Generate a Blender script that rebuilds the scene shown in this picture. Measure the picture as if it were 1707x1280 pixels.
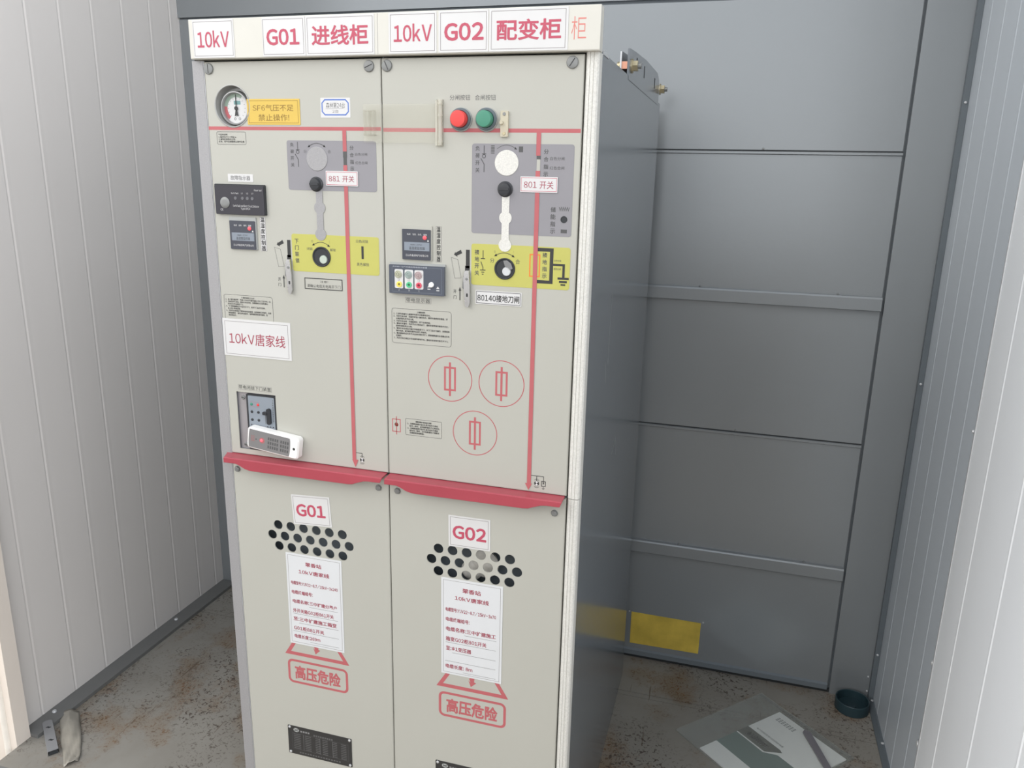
import bpy, bmesh, math, random
from mathutils import Vector, Matrix

random.seed(7)
scene = bpy.context.scene
COL = scene.collection
for _o in list(bpy.data.objects):
    bpy.data.objects.remove(_o, do_unlink=True)

# ------------------------------------------------------------------ camera
cam_data = bpy.data.cameras.new('camera')
cam_data.sensor_width = 36.0
cam_data.lens = 1305.6 / 1707 * 36.0
cam_data.clip_start = 0.02
cam = bpy.data.objects.new('camera', cam_data)
COL.objects.link(cam)
yaw, pitch, roll = 0.27755823, -0.25629007, -0.02247721
Rz = Matrix.Rotation(yaw, 3, 'Z'); Rx = Matrix.Rotation(pitch, 3, 'X'); Ry = Matrix.Rotation(roll, 3, 'Y')
RR = Rz @ Rx @ Ry
right, fwd, up = RR.col[0], RR.col[1], RR.col[2]
cam.matrix_world = Matrix(((right.x, up.x, -fwd.x, 0.8949),
                           (right.y, up.y, -fwd.y, -1.2068),
                           (right.z, up.z, -fwd.z, 1.4081),
                           (0, 0, 0, 1)))
scene.camera = cam

# ------------------------------------------------------------------ world, sun, exposure
vs = scene.view_settings
vs.view_transform = 'Standard'
vs.look = 'None'
vs.gamma = 1.0
vs.use_curve_mapping = False
vs.exposure = 0.0
scene.display_settings.display_device = 'sRGB'

world = bpy.data.worlds.new('overcast_sky')
scene.world = world
world.use_nodes = True
wn = world.node_tree
wn.nodes.clear()
w_out = wn.nodes.new('ShaderNodeOutputWorld')
w_bg = wn.nodes.new('ShaderNodeBackground')
w_tc = wn.nodes.new('ShaderNodeTexCoord')
w_sep = wn.nodes.new('ShaderNodeSeparateXYZ')
w_rmp = wn.nodes.new('ShaderNodeValToRGB')          # hazy overcast: bright low sky, duller overhead
_e = w_rmp.color_ramp.elements
_e[0].position = 0.0; _e[0].color = (0.97, 0.98, 1.0, 1)
_e[1].position = 1.0; _e[1].color = (0.55, 0.58, 0.62, 1)
_m = _e.new(0.30); _m.color = (0.90, 0.93, 0.97, 1)
_m = _e.new(0.55); _m.color = (0.56, 0.59, 0.63, 1)
w_mx = wn.nodes.new('ShaderNodeMath'); w_mx.operation = 'MAXIMUM'; w_mx.inputs[1].default_value = 0.0
w_st = wn.nodes.new('ShaderNodeMath'); w_st.operation = 'MULTIPLY_ADD'          # sky strength raised on the right, added to brighten the left wall
w_st.inputs[1].default_value = 2.6; w_st.inputs[2].default_value = 2.0
wn.links.new(w_sep.outputs['X'], w_mx.inputs[0])
wn.links.new(w_mx.outputs[0], w_st.inputs[0])
wn.links.new(w_st.outputs[0], w_bg.inputs['Strength'])
wn.links.new(w_tc.outputs['Generated'], w_sep.inputs[0])
wn.links.new(w_sep.outputs['Z'], w_rmp.inputs['Fac'])
wn.links.new(w_rmp.outputs['Color'], w_bg.inputs['Color'])
wn.links.new(w_bg.outputs[0], w_out.inputs[0])

sun_data = bpy.data.lights.new('hazy_sun', 'SUN')
sun_data.energy = 1.3
sun_data.angle = math.radians(45)
sun_data.color = (1.0, 0.95, 0.88)
sun = bpy.data.objects.new('hazy_sun', sun_data)
COL.objects.link(sun)
sun_dir = Vector((0.55, 0.62, -0.62)).normalized()      # the way the light travels
sun.rotation_euler = sun_dir.to_track_quat('-Z', 'Y').to_euler()
sun.location = (-3, -3, 4)

# ------------------------------------------------------------------ materials
MATS = {}


def mat(name, color, rough=0.5, metal=0.0, spec=0.5, vary=0.03, scale=30.0, bump=0.0, bscale=300.0, rvary=0.05,
        trans=0.0, ior=1.45, emit=None, alpha=1.0, coat=0.0):
    if name in MATS:
        return MATS[name]
    m = bpy.data.materials.new(name)
    m.use_nodes = True
    nt = m.node_tree
    b = nt.nodes['Principled BSDF']
    tc = nt.nodes.new('ShaderNodeTexCoord')
    nz = nt.nodes.new('ShaderNodeTexNoise')
    nz.inputs['Scale'].default_value = scale
    nz.inputs['Detail'].default_value = 5
    nt.links.new(tc.outputs['Object'], nz.inputs['Vector'])
    rp = nt.nodes.new('ShaderNodeValToRGB')
    rp.color_ramp.elements[0].position = 0.3
    rp.color_ramp.elements[1].position = 0.7
    lo = [max(0, c * (1 - vary)) for c in color]
    hi = [min(1, c * (1 + vary)) for c in color]
    rp.color_ramp.elements[0].color = (*lo, 1)
    rp.color_ramp.elements[1].color = (*hi, 1)
    nt.links.new(nz.outputs['Fac'], rp.inputs['Fac'])
    nt.links.new(rp.outputs['Color'], b.inputs['Base Color'])
    mr = nt.nodes.new('ShaderNodeMapRange')
    mr.inputs['To Min'].default_value = max(0, rough - rvary)
    mr.inputs['To Max'].default_value = min(1, rough + rvary)
    nt.links.new(nz.outputs['Fac'], mr.inputs['Value'])
    nt.links.new(mr.outputs['Result'], b.inputs['Roughness'])
    b.inputs['Metallic'].default_value = metal
    b.inputs['Specular IOR Level'].default_value = spec
    b.inputs['IOR'].default_value = ior
    b.inputs['Transmission Weight'].default_value = trans
    b.inputs['Alpha'].default_value = alpha
    b.inputs['Coat Weight'].default_value = coat
    if emit:
        b.inputs['Emission Color'].default_value = (*emit[:3], 1)
        b.inputs['Emission Strength'].default_value = emit[3]
    if bump:
        n2 = nt.nodes.new('ShaderNodeTexNoise')
        n2.inputs['Scale'].default_value = bscale
        n2.inputs['Detail'].default_value = 3
        nt.links.new(tc.outputs['Object'], n2.inputs['Vector'])
        bp = nt.nodes.new('ShaderNodeBump')
        bp.inputs['Strength'].default_value = bump
        bp.inputs['Distance'].default_value = 0.002
        nt.links.new(n2.outputs['Fac'], bp.inputs['Height'])
        nt.links.new(bp.outputs['Normal'], b.inputs['Normal'])
    MATS[name] = m
    return m


def galvanized(name, c0, c1, dots=True):
    m = mat(name, c0, rough=0.55, metal=0.25, vary=0.0)
    nt = m.node_tree
    b = nt.nodes['Principled BSDF']
    tc = nt.nodes.new('ShaderNodeTexCoord')
    v = nt.nodes.new('ShaderNodeTexVoronoi')
    v.inputs['Scale'].default_value = 420
    nt.links.new(tc.outputs['Object'], v.inputs['Vector'])
    r = nt.nodes.new('ShaderNodeValToRGB')
    r.color_ramp.elements[0].color = (*c0, 1)
    r.color_ramp.elements[1].color = (*c1, 1)
    sep = nt.nodes.new('ShaderNodeSeparateColor')
    nt.links.new(v.outputs['Color'], sep.inputs[0])
    nt.links.new(sep.outputs[0], r.inputs['Fac'])
    # dark specks and streaks of wear
    n = nt.nodes.new('ShaderNodeTexNoise')
    n.inputs['Scale'].default_value = 130
    n.inputs['Detail'].default_value = 6
    nt.links.new(tc.outputs['Object'], n.inputs['Vector'])
    r2 = nt.nodes.new('ShaderNodeValToRGB')
    r2.color_ramp.elements[0].position = 0.63
    r2.color_ramp.elements[0].color = (1, 1, 1, 1)
    r2.color_ramp.elements[1].position = 0.72
    r2.color_ramp.elements[1].color = (0.45, 0.43, 0.4, 1)
    nt.links.new(n.outputs['Fac'], r2.inputs['Fac'])
    mx = nt.nodes.new('ShaderNodeMix')
    mx.data_type = 'RGBA'
    mx.blend_type = 'MULTIPLY'
    mx.inputs['Factor'].default_value = 1.0
    nt.links.new(r.outputs['Color'], mx.inputs['A'])
    nt.links.new(r2.outputs['Color'], mx.inputs['B'])
    nt.links.new(mx.outputs['Result'], b.inputs['Base Color'])
    return m


def floor_material():
    m = bpy.data.materials.new('rusty_painted_floor')
    m.use_nodes = True
    nt = m.node_tree
    N, Lk = nt.nodes, nt.links
    b = N['Principled BSDF']
    tc = N.new('ShaderNodeTexCoord')

    def noise(scale, detail=5, rough=0.6, vec=None, dist=0.0):
        n = N.new('ShaderNodeTexNoise')
        n.inputs['Scale'].default_value = scale
        n.inputs['Detail'].default_value = detail
        n.inputs['Roughness'].default_value = rough
        n.inputs['Distortion'].default_value = dist
        Lk.new(vec or tc.outputs['Object'], n.inputs['Vector'])
        return n.outputs['Fac']

    def ramp(fac, p0, p1, c0=(0, 0, 0), c1=(1, 1, 1)):
        r = N.new('ShaderNodeValToRGB')
        r.color_ramp.elements[0].position = p0
        r.color_ramp.elements[1].position = p1
        r.color_ramp.elements[0].color = (*c0, 1)
        r.color_ramp.elements[1].color = (*c1, 1)
        Lk.new(fac, r.inputs['Fac'])
        return r.outputs['Color']

    def math_(op, a, b_):
        n = N.new('ShaderNodeMath')
        n.operation = op
        for i, q in enumerate((a, b_)):
            if isinstance(q, (int, float)):
                n.inputs[i].default_value = q
            else:
                Lk.new(q, n.inputs[i])
        return n.outputs[0]

    def mix(fac, a, c):
        n = N.new('ShaderNodeMix')
        n.data_type = 'RGBA'
        Lk.new(fac, n.inputs['Factor'])
        for k, q in (('A', a), ('B', c)):
            if isinstance(q, tuple):
                n.inputs[k].default_value = (*q, 1)
            else:
                Lk.new(q, n.inputs[k])
        return n.outputs['Result']

    base = ramp(noise(5, 6), 0.3, 0.7, (0.225, 0.208, 0.18), (0.285, 0.27, 0.24))
    # rust patches that break the paint
    patch = ramp(noise(4.3, 3), 0.47, 0.62)
    fine = ramp(noise(95, 4, 0.7, dist=1.2), 0.53, 0.60)
    rust = math_('MULTIPLY', patch, fine)
    stain = math_('MULTIPLY', ramp(noise(4.3, 3), 0.50, 0.66), 0.72)
    brown = ramp(noise(22, 4), 0.35, 0.65, (0.19, 0.090, 0.034), (0.085, 0.045, 0.022))
    c = mix(stain, base, (0.20, 0.135, 0.075))
    c = mix(rust, c, brown)
    # small dark chips everywhere
    chips = math_('MULTIPLY', ramp(noise(120, 2.5, 0.55, dist=0.9), 0.575, 0.615), ramp(noise(3.4, 2), 0.44, 0.60))
    c = mix(math_('MULTIPLY', chips, 0.9), c, (0.050, 0.032, 0.022))
    # drag scratches in two directions
    for ang, p in ((0.9, 0.70), (-0.5, 0.71)):
        mp = N.new('ShaderNodeMapping')
        mp.inputs['Rotation'].default_value = (0, 0, ang)
        mp.inputs['Scale'].default_value = (90, 5, 1)
        Lk.new(tc.outputs['Object'], mp.inputs['Vector'])
        s = ramp(noise(1.0, 2, 0.5, mp.outputs['Vector']), p, p + 0.03)
        c = mix(math_('MULTIPLY', s, 0.7), c, (0.09, 0.055, 0.035))
    Lk.new(c, b.inputs['Base Color'])
    b.inputs['Roughness'].default_value = 0.62
    bp = N.new('ShaderNodeBump')
    bp.inputs['Strength'].default_value = 0.3
    bp.inputs['Distance'].default_value = 0.001
    bp.invert = True
    Lk.new(rust, bp.inputs['Height'])
    Lk.new(bp.outputs['Normal'], b.inputs['Normal'])
    return m


def clear_material(name, color=(0.95, 0.95, 0.9), gloss=0.10, rough=0.1, milk=0.06):
    m = bpy.data.materials.new(name)
    m.use_nodes = True
    nt = m.node_tree
    nt.nodes.clear()
    o = nt.nodes.new('ShaderNodeOutputMaterial')
    t = nt.nodes.new('ShaderNodeBsdfTransparent')
    t.inputs['Color'].default_value = (*color, 1)
    g = nt.nodes.new('ShaderNodeBsdfGlossy')
    g.inputs['Roughness'].default_value = rough
    lw = nt.nodes.new('ShaderNodeLayerWeight')
    lw.inputs['Blend'].default_value = 0.25
    nz = nt.nodes.new('ShaderNodeTexNoise')
    nz.inputs['Scale'].default_value = 60
    ad = nt.nodes.new('ShaderNodeMath')
    ad.operation = 'MULTIPLY_ADD'
    ad.inputs[1].default_value = 0.12
    ad.inputs[2].default_value = gloss
    nt.links.new(lw.outputs['Fresnel'], ad.inputs[0])
    mx = nt.nodes.new('ShaderNodeMixShader')
    nt.links.new(ad.outputs[0], mx.inputs[0])
    nt.links.new(t.outputs[0], mx.inputs[1])
    nt.links.new(g.outputs[0], mx.inputs[2])
    df = nt.nodes.new('ShaderNodeBsdfDiffuse')
    df.inputs['Color'].default_value = (0.80, 0.78, 0.70, 1)
    m2 = nt.nodes.new('ShaderNodeMixShader')
    m2.inputs[0].default_value = milk
    nt.links.new(mx.outputs[0], m2.inputs[1])
    nt.links.new(df.outputs[0], m2.inputs[2])
    nt.links.new(m2.outputs[0], o.inputs[0])
    MATS[name] = m
    return m


M_PANEL = mat('pale_grey_enamel', (0.43, 0.425, 0.38), rough=0.38, vary=0.012, scale=6, bump=0.03, bscale=500)
M_HEAD = mat('cream_header_enamel', (0.60, 0.585, 0.53), rough=0.4, vary=0.01)
M_PLATE = mat('white_sign_plastic', (0.62, 0.615, 0.61), rough=0.35, vary=0.01)
M_PAPER = mat('white_paper', (0.62, 0.63, 0.64), rough=0.6, vary=0.015)
M_RED = mat('red_print', (0.44, 0.115, 0.125), rough=0.5, vary=0.05)
M_TXT = mat('red_lettering', (0.46, 0.075, 0.12), rough=0.5, vary=0.04)
M_DTXT = mat('dark_red_lettering', (0.33, 0.05, 0.08), rough=0.5, vary=0.04)
M_BLK = mat('black_print', (0.035, 0.035, 0.035), rough=0.5)
M_GTXT = mat('grey_print', (0.085, 0.085, 0.085), rough=0.5)
M_LINE = mat('thin_border_print', (0.22, 0.2, 0.2), rough=0.5)
M_LIP = mat('red_enamel', (0.36, 0.06, 0.08), rough=0.33, vary=0.06, scale=12)
M_GREYD = mat('lilac_grey_decal', (0.255, 0.248, 0.265), rough=0.45, vary=0.015)
M_YELD = mat('lemon_yellow_decal', (0.47, 0.455, 0.115), rough=0.45, vary=0.02)
M_SIGN = mat('orange_yellow_sign', (0.62, 0.43, 0.085), rough=0.4, vary=0.02)
M_SCREW = mat('zinc_screw', (0.23, 0.235, 0.23), rough=0.42, metal=0.3, vary=0.06)
M_ZINC = galvanized('galvanized_steel', (0.52, 0.52, 0.50), (0.68, 0.68, 0.66))
M_GREY = mat('grey_powder_coat', (0.150, 0.165, 0.180), rough=0.17, rvary=0.02, vary=0.02, scale=4, spec=0.55, bump=0.03, bscale=900)
M_DARK = mat('black_plastic', (0.03, 0.032, 0.036), rough=0.4)
M_CHAR = mat('charcoal_device_face', (0.058, 0.062, 0.078), rough=0.35, vary=0.03)
M_BEZ = mat('grey_device_frame', (0.36, 0.37, 0.36), rough=0.4)
M_LCD = mat('grey_blue_device_window', (0.22, 0.25, 0.29), rough=0.25)
M_CHROME = mat('brushed_chrome', (0.6, 0.6, 0.6), rough=0.28, metal=0.9, vary=0.05)
M_SAND = mat('sandy_aluminium_film', (0.66, 0.65, 0.61), rough=0.6, metal=0.15, vary=0.10, scale=420, bump=0.25, bscale=700)
M_SAND2 = mat('grey_aluminium_film', (0.33, 0.325, 0.33), rough=0.5, metal=0.2, vary=0.06, scale=420, bump=0.15, bscale=700)
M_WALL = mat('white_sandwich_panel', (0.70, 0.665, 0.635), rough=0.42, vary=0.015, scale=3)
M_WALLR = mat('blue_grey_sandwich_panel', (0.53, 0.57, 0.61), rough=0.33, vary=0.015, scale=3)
M_LEAF = mat('white_door_panel', (0.90, 0.92, 0.94), rough=0.4, vary=0.01, scale=3)
M_DOOR = mat('steel_grey_door', (0.262, 0.280, 0.290), rough=0.25, metal=0.27, vary=0.025, scale=2.5, spec=0.6, bump=0.04, bscale=150)
M_DOORB = mat('blue_grey_door_frame', (0.165, 0.19, 0.21), rough=0.4, vary=0.02, scale=3)
M_SEAM = mat('dark_seam', (0.025, 0.028, 0.03), rough=0.7)
M_TRIM = mat('dark_grey_trim', (0.125, 0.145, 0.16), rough=0.45, vary=0.04)
M_SILL = mat('grey_floor_sill', (0.155, 0.155, 0.15), rough=0.5, vary=0.04, scale=12)
M_CREAM = mat('cream_door_post', (0.80, 0.72, 0.64), rough=0.45, vary=0.02, scale=8)
M_RUB = mat('pale_rubber_seal', (0.83, 0.78, 0.70), rough=0.6, vary=0.04)
M_WHITE = mat('white_plastic', (0.82, 0.81, 0.79), rough=0.35, vary=0.01)
M_GRN = mat('green_plastic', (0.06, 0.24, 0.16), rough=0.35)
M_REDP = mat('red_plastic', (0.68, 0.06, 0.055), rough=0.35)
M_TEAL = mat('dark_teal_plastic', (0.022, 0.045, 0.055), rough=0.4)
M_COPPER = mat('copper', (0.72, 0.36, 0.25), rough=0.4, metal=0.6)
M_BRASS = mat('yellow_zinc', (0.48, 0.42, 0.28), rough=0.4, metal=0.7)
M_LITE = mat('light_steel', (0.62, 0.63, 0.64), rough=0.4, metal=0.4)
M_CLEAR = clear_material('clear_plastic', (0.99, 0.988, 0.975), 0.01, 0.12, 0.05)
M_HINGE = clear_material('clear_hinge_plastic', (0.99, 0.985, 0.96), 0.02, 0.15, 0.32)
M_BAG = clear_material('clear_bag_plastic', (0.97, 0.98, 0.98), 0.02, 0.25)
M_FLOOR = floor_material()
M_GROUND = mat('pale_concrete', (0.24, 0.20, 0.155), rough=0.9, vary=0.12, scale=3, bump=0.3, bscale=40)  # for the unseen ground and wall added outside

# ------------------------------------------------------------------ mesh building
ORIG = {}


class MB:
    """collects faces (coordinates in metres) for ONE mesh object"""

    def __init__(self):
        self.v, self.f, self.m, self.mats = [], [], [], []

    def mi(self, m):
        if m not in self.mats:
            self.mats.append(m)
        return self.mats.index(m)

    def add(self, vs_, fs_, m):
        k = len(self.v)
        i = self.mi(m)
        self.v += [tuple(q) for q in vs_]
        self.f += [tuple(a + k for a in f) for f in fs_]
        self.m += [i] * len(fs_)

    def box(self, x0, x1, y0, y1, z0, z1, m, s=1.0):
        x0, x1, y0, y1, z0, z1 = [q * s for q in (x0, x1, y0, y1, z0, z1)]
        vs_ = [(x, y, z) for x in (x0, x1) for y in (y0, y1) for z in (z0, z1)]
        self.add(vs_, [(0, 1, 3, 2), (4, 6, 7, 5), (0, 4, 5, 1), (2, 3, 7, 6), (0, 2, 6, 4), (1, 5, 7, 3)], m)

    def prism(self, pts, a, b, m, axis='y', s=1.0):
        """outline pts (u,v) swept from a to b along axis; y: u=x v=z, x: u=y v=z, z: u=x v=y"""
        n = len(pts)

        def P(u, v, w):
            return {'y': (u, w, v), 'x': (w, u, v), 'z': (u, v, w)}[axis]
        vs_ = [tuple(q * s for q in P(u, v, a)) for u, v in pts] + [tuple(q * s for q in P(u, v, b)) for u, v in pts]
        fs_ = [tuple(range(n)), tuple(range(2 * n - 1, n - 1, -1))]
        fs_ += [(i, (i + 1) % n, n + (i + 1) % n, n + i) for i in range(n)]
        self.add(vs_, fs_, m)

    def lathe(self, prof, c, axis, m, n=32, s=1.0, cap=True):
        """prof: list of (radius, height along axis) from c"""
        c = Vector(c)
        ax = {'x': Vector((1, 0, 0)), 'y': Vector((0, 1, 0)), 'z': Vector((0, 0, 1)), '-y': Vector((0, -1, 0))}[axis] if isinstance(axis, str) else axis.normalized()
        e1 = ax.orthogonal().normalized()
        e2 = ax.cross(e1)
        vs_, fs_ = [], []
        for r, h in prof:
            for i in range(n):
                t = 2 * math.pi * i / n
                vs_.append((c + ax * h + (e1 * math.cos(t) + e2 * math.sin(t)) * r) * s)
        for k in range(len(prof) - 1):
            for i in range(n):
                j = (i + 1) % n
                fs_.append((k * n + i, k * n + j, (k + 1) * n + j, (k + 1) * n + i))
        if cap:
            fs_.append(tuple(range(n - 1, -1, -1)))
            fs_.append(tuple(range((len(prof) - 1) * n, len(prof) * n)))
        self.add(vs_, fs_, m)

    def flat(self, polys, y, m, s=0.001):
        """flat print on the plane y (mm), polys = lists of (x,z) in mm"""
        for p in polys:
            self.add([(x * s, y * s, z * s) for x, z in p], [tuple(range(len(p)))], m)

    def obj(self, name, parent=None, smooth=False, label=None, kind=None, center=None, stuff=False):
        xs = [q[0] for q in self.v]; ys = [q[1] for q in self.v]; zs = [q[2] for q in self.v]
        c = Vector(center) if center else Vector(((min(xs) + max(xs)) / 2, (min(ys) + max(ys)) / 2, min(zs)))
        me = bpy.data.meshes.new(name)
        me.from_pydata([Vector(q) - c for q in self.v], [], self.f)
        for m in self.mats:
            me.materials.append(m)
        me.polygons.foreach_set('material_index', self.m)
        bm = bmesh.new()
        bm.from_mesh(me)
        bmesh.ops.recalc_face_normals(bm, faces=bm.faces)
        bm.to_mesh(me)
        bm.free()
        if smooth:
            me.polygons.foreach_set('use_smooth', [True] * len(me.polygons))
            me.set_sharp_from_angle(angle=math.radians(38))
        o = bpy.data.objects.new(name, me)
        COL.objects.link(o)
        if parent is not None:
            o.parent = parent
            o.location = c - ORIG[parent.name]
        else:
            o.location = c
        ORIG[o.name] = c
        if label:
            o['label'] = label
        if kind:
            o['kind'] = kind
        return o


def thing(name, label, cat, loc, group=None):
    o = bpy.data.objects.new(name, None)
    o.empty_display_size = 0.05
    COL.objects.link(o)
    o.location = loc
    ORIG[o.name] = Vector(loc)
    o['label'] = label
    o['category'] = cat
    if group:
        o['group'] = group
    return o


def tag(o, label, cat, group=None):
    o['label'] = label
    o['category'] = cat
    if group:
        o['group'] = group
    return o


# ---- 2-D outlines (mm, x/z)
def rr(x0, x1, z0, z1, r, n=6):
    pts = []
    for cx, cz, a in ((x1 - r, z1 - r, 0), (x0 + r, z1 - r, 90), (x0 + r, z0 + r, 180), (x1 - r, z0 + r, 270)):
        for i in range(n + 1):
            t = math.radians(a + 90 * i / n)
            pts.append((cx + r * math.cos(t), cz + r * math.sin(t)))
    return pts


def circ(cx, cz, r, n=28, a0=0, a1=360):
    k = n if a1 - a0 == 360 else n + 1
    return [(cx + r * math.cos(math.radians(a0 + (a1 - a0) * i / n)), cz + r * math.sin(math.radians(a0 + (a1 - a0) * i / n))) for i in range(k)]


def stroke(pts, w, closed=False):
    """quads along a polyline with mitred joints"""
    n = len(pts)
    P = [Vector(p) for p in pts]
    L, R = [], []
    for i in range(n):
        if closed:
            a, b = P[(i - 1) % n], P[(i + 1) % n]
        else:
            a, b = P[max(0, i - 1)], P[min(n - 1, i + 1)]
        d0 = (P[i] - a).normalized() if (P[i] - a).length > 1e-9 else (b - P[i]).normalized()
        d1 = (b - P[i]).normalized() if (b - P[i]).length > 1e-9 else d0
        nn = Vector((-(d0 + d1).y, (d0 + d1).x))
        nn = nn.normalized() if nn.length > 1e-6 else Vector((-d1.y, d1.x))
        k = 1 / max(0.35, nn.dot(Vector((-d1.y, d1.x))))
        L.append(P[i] + nn * w / 2 * k)
        R.append(P[i] - nn * w / 2 * k)
    out = []
    for i in range(n if closed else n - 1):
        j = (i + 1) % n
        out.append([tuple(L[i]), tuple(L[j]), tuple(R[j]), tuple(R[i])])
    return out


def rect(x0, x1, z0, z1):
    return [(x0, z0), (x1, z0), (x1, z1), (x0, z1)]


def frame(x0, x1, z0, z1, w):
    return stroke(rect(x0, x1, z0, z1), w, True)


def arc3(a, b, c, n=14):
    """points on the quadratic arc a -> c whose middle is b"""
    out = []
    for i in range(n + 1):
        t = i / n
        q = (2 * b[0] - (a[0] + c[0]) / 2, 2 * b[1] - (a[1] + c[1]) / 2)
        out.append(((1 - t) ** 2 * a[0] + 2 * t * (1 - t) * q[0] + t * t * c[0], (1 - t) ** 2 * a[1] + 2 * t * (1 - t) * q[1] + t * t * c[1]))
    return out


def arrowhead(p, q, size):
    """triangle at q for a line coming from p"""
    d = (Vector(q) - Vector(p)).normalized()
    nn = Vector((-d.y, d.x))
    q = Vector(q)
    return [tuple(q + d * size * 0.4), tuple(q - d * size * 0.7 + nn * size * 0.5), tuple(q - d * size * 0.7 - nn * size * 0.5)]


# ---- lettering
_GL = {}
_CH = {}


def one_char(ch, bold, res):
    """outline faces of one character; Latin signs use their full-width forms"""
    if '!' <= ch <= '~':
        ch = chr(ord(ch) + 0xFEE0)
    key = (ch, bold, res)
    if key not in _CH:
        c = bpy.data.curves.new('lettering', 'FONT')
        c.body = ch
        c.resolution_u = res
        c.offset = bold
        o = bpy.data.objects.new('lettering', c)
        COL.objects.link(o)
        bpy.context.view_layer.update()
        dg = bpy.context.evaluated_depsgraph_get()
        me = bpy.data.meshes.new_from_object(o.evaluated_get(dg))
        _CH[key] = ([(v.co.x, v.co.y) for v in me.vertices], [tuple(p.vertices) for p in me.polygons])
        bpy.data.objects.remove(o, do_unlink=True)
        bpy.data.curves.remove(c)
        bpy.data.meshes.remove(me)
    return _CH[key]


def glyphs(s, bold=0.0, res=2):
    key = (s, bold, res)
    if key in _GL:
        return _GL[key]
    V, F, x = [], [], 0.0
    for ch in s:
        if ch == ' ':
            x += 0.32
            continue
        vs_, fs_ = one_char(ch, bold, res)
        k = len(V)
        if ord(ch) < 128:
            a, b = min(q[0] for q in vs_), max(q[0] for q in vs_)
            pad = 0.10 if ch.isalnum() else 0.13
            V += [(q[0] - a + x + pad * 0.5, q[1]) for q in vs_]
            x += b - a + pad
        else:
            V += [(q[0] + x, q[1]) for q in vs_]
            x += 1.0
        F += [tuple(i + k for i in f) for f in fs_]
    _GL[key] = (V, F)
    return _GL[key]


def text(mb, s, x0, x1, z0, z1, y, m, bold=0.0, res=2, sc=0.001):
    """lettering fitted to a rectangle of the plane y (mm); bold thickens the strokes (em)"""
    vs_, fs_ = glyphs(s, min(bold, 0.006), res)
    ax, bx = min(q[0] for q in vs_), max(q[0] for q in vs_)
    az, bz = min(q[1] for q in vs_), max(q[1] for q in vs_)
    t = max(0.0, bold - 0.006)
    kx, kz = (x1 - x0) / (bx - ax + 2 * t), (z1 - z0) / (bz - az + 2 * t)
    shifts = [(0, 0)] if t == 0 else [(t * math.cos(math.radians(45 * i)), t * math.sin(math.radians(45 * i))) for i in range(8)] + [(0, 0)]
    for i, (du, dv) in enumerate(shifts):
        mb.add([((x0 + (q[0] - ax + t + du) * kx) * sc, (y - 0.012 * i) * sc, (z0 + (q[1] - az + t + dv) * kz) * sc) for q in vs_], fs_, m)


def vtext(mb, s, cx, z_top, z_bot, w, h, y, m, bold=0.014):
    """characters one below the other; first centred at z_top, last at z_bot"""
    n = len(s)
    for i, ch in enumerate(s):
        cz = z_top + (z_bot - z_top) * (i / (n - 1) if n > 1 else 0)
        text(mb, ch, cx - w / 2, cx + w / 2, cz - h / 2, cz + h / 2, y, m, bold)


def para(mb, lines, x0, x1, z0, z1, y, m, fill=0.7, bold=0.012):
    """a block of small lines, left aligned, same scale on every line"""
    n = len(lines)
    pitch = (z1 - z0) / n
    widths = []
    for s in lines:
        vs_, _ = glyphs(s.strip() or '.', bold, 1)
        widths.append(max(q[0] for q in vs_) + 0.9 * (len(s) - len(s.lstrip())) * 0.5)
    kx = (x1 - x0) / max(widths)
    kz = pitch * fill / 0.88
    for i, s in enumerate(lines):
        if not s.strip():
            continue
        vs_, fs_ = glyphs(s.strip(), bold, 1)
        ind = 0.45 * (len(s) - len(s.lstrip())) * kx
        bz = z1 - pitch * (i + 1) + pitch * (1 - fill) * 0.5 + 0.08 * kz
        mb.add([((x0 + ind + q[0] * kx) * 0.001, y * 0.001, (bz + q[1] * kz) * 0.001) for q in vs_], fs_, m)


def plate(mb, x0, x1, z0, z1, y, t, m, border=None, bw=0.6, r=0.6, bm=None):
    """thin plate on the plane y, thickness t toward the room (-y)"""
    mb.prism(rr(x0, x1, z0, z1, r, 2), y, y - t, m, 'y', 0.001)
    if border:
        mb.flat(frame(*border, bw), y - t - 0.08, bm or M_LINE)


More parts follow.
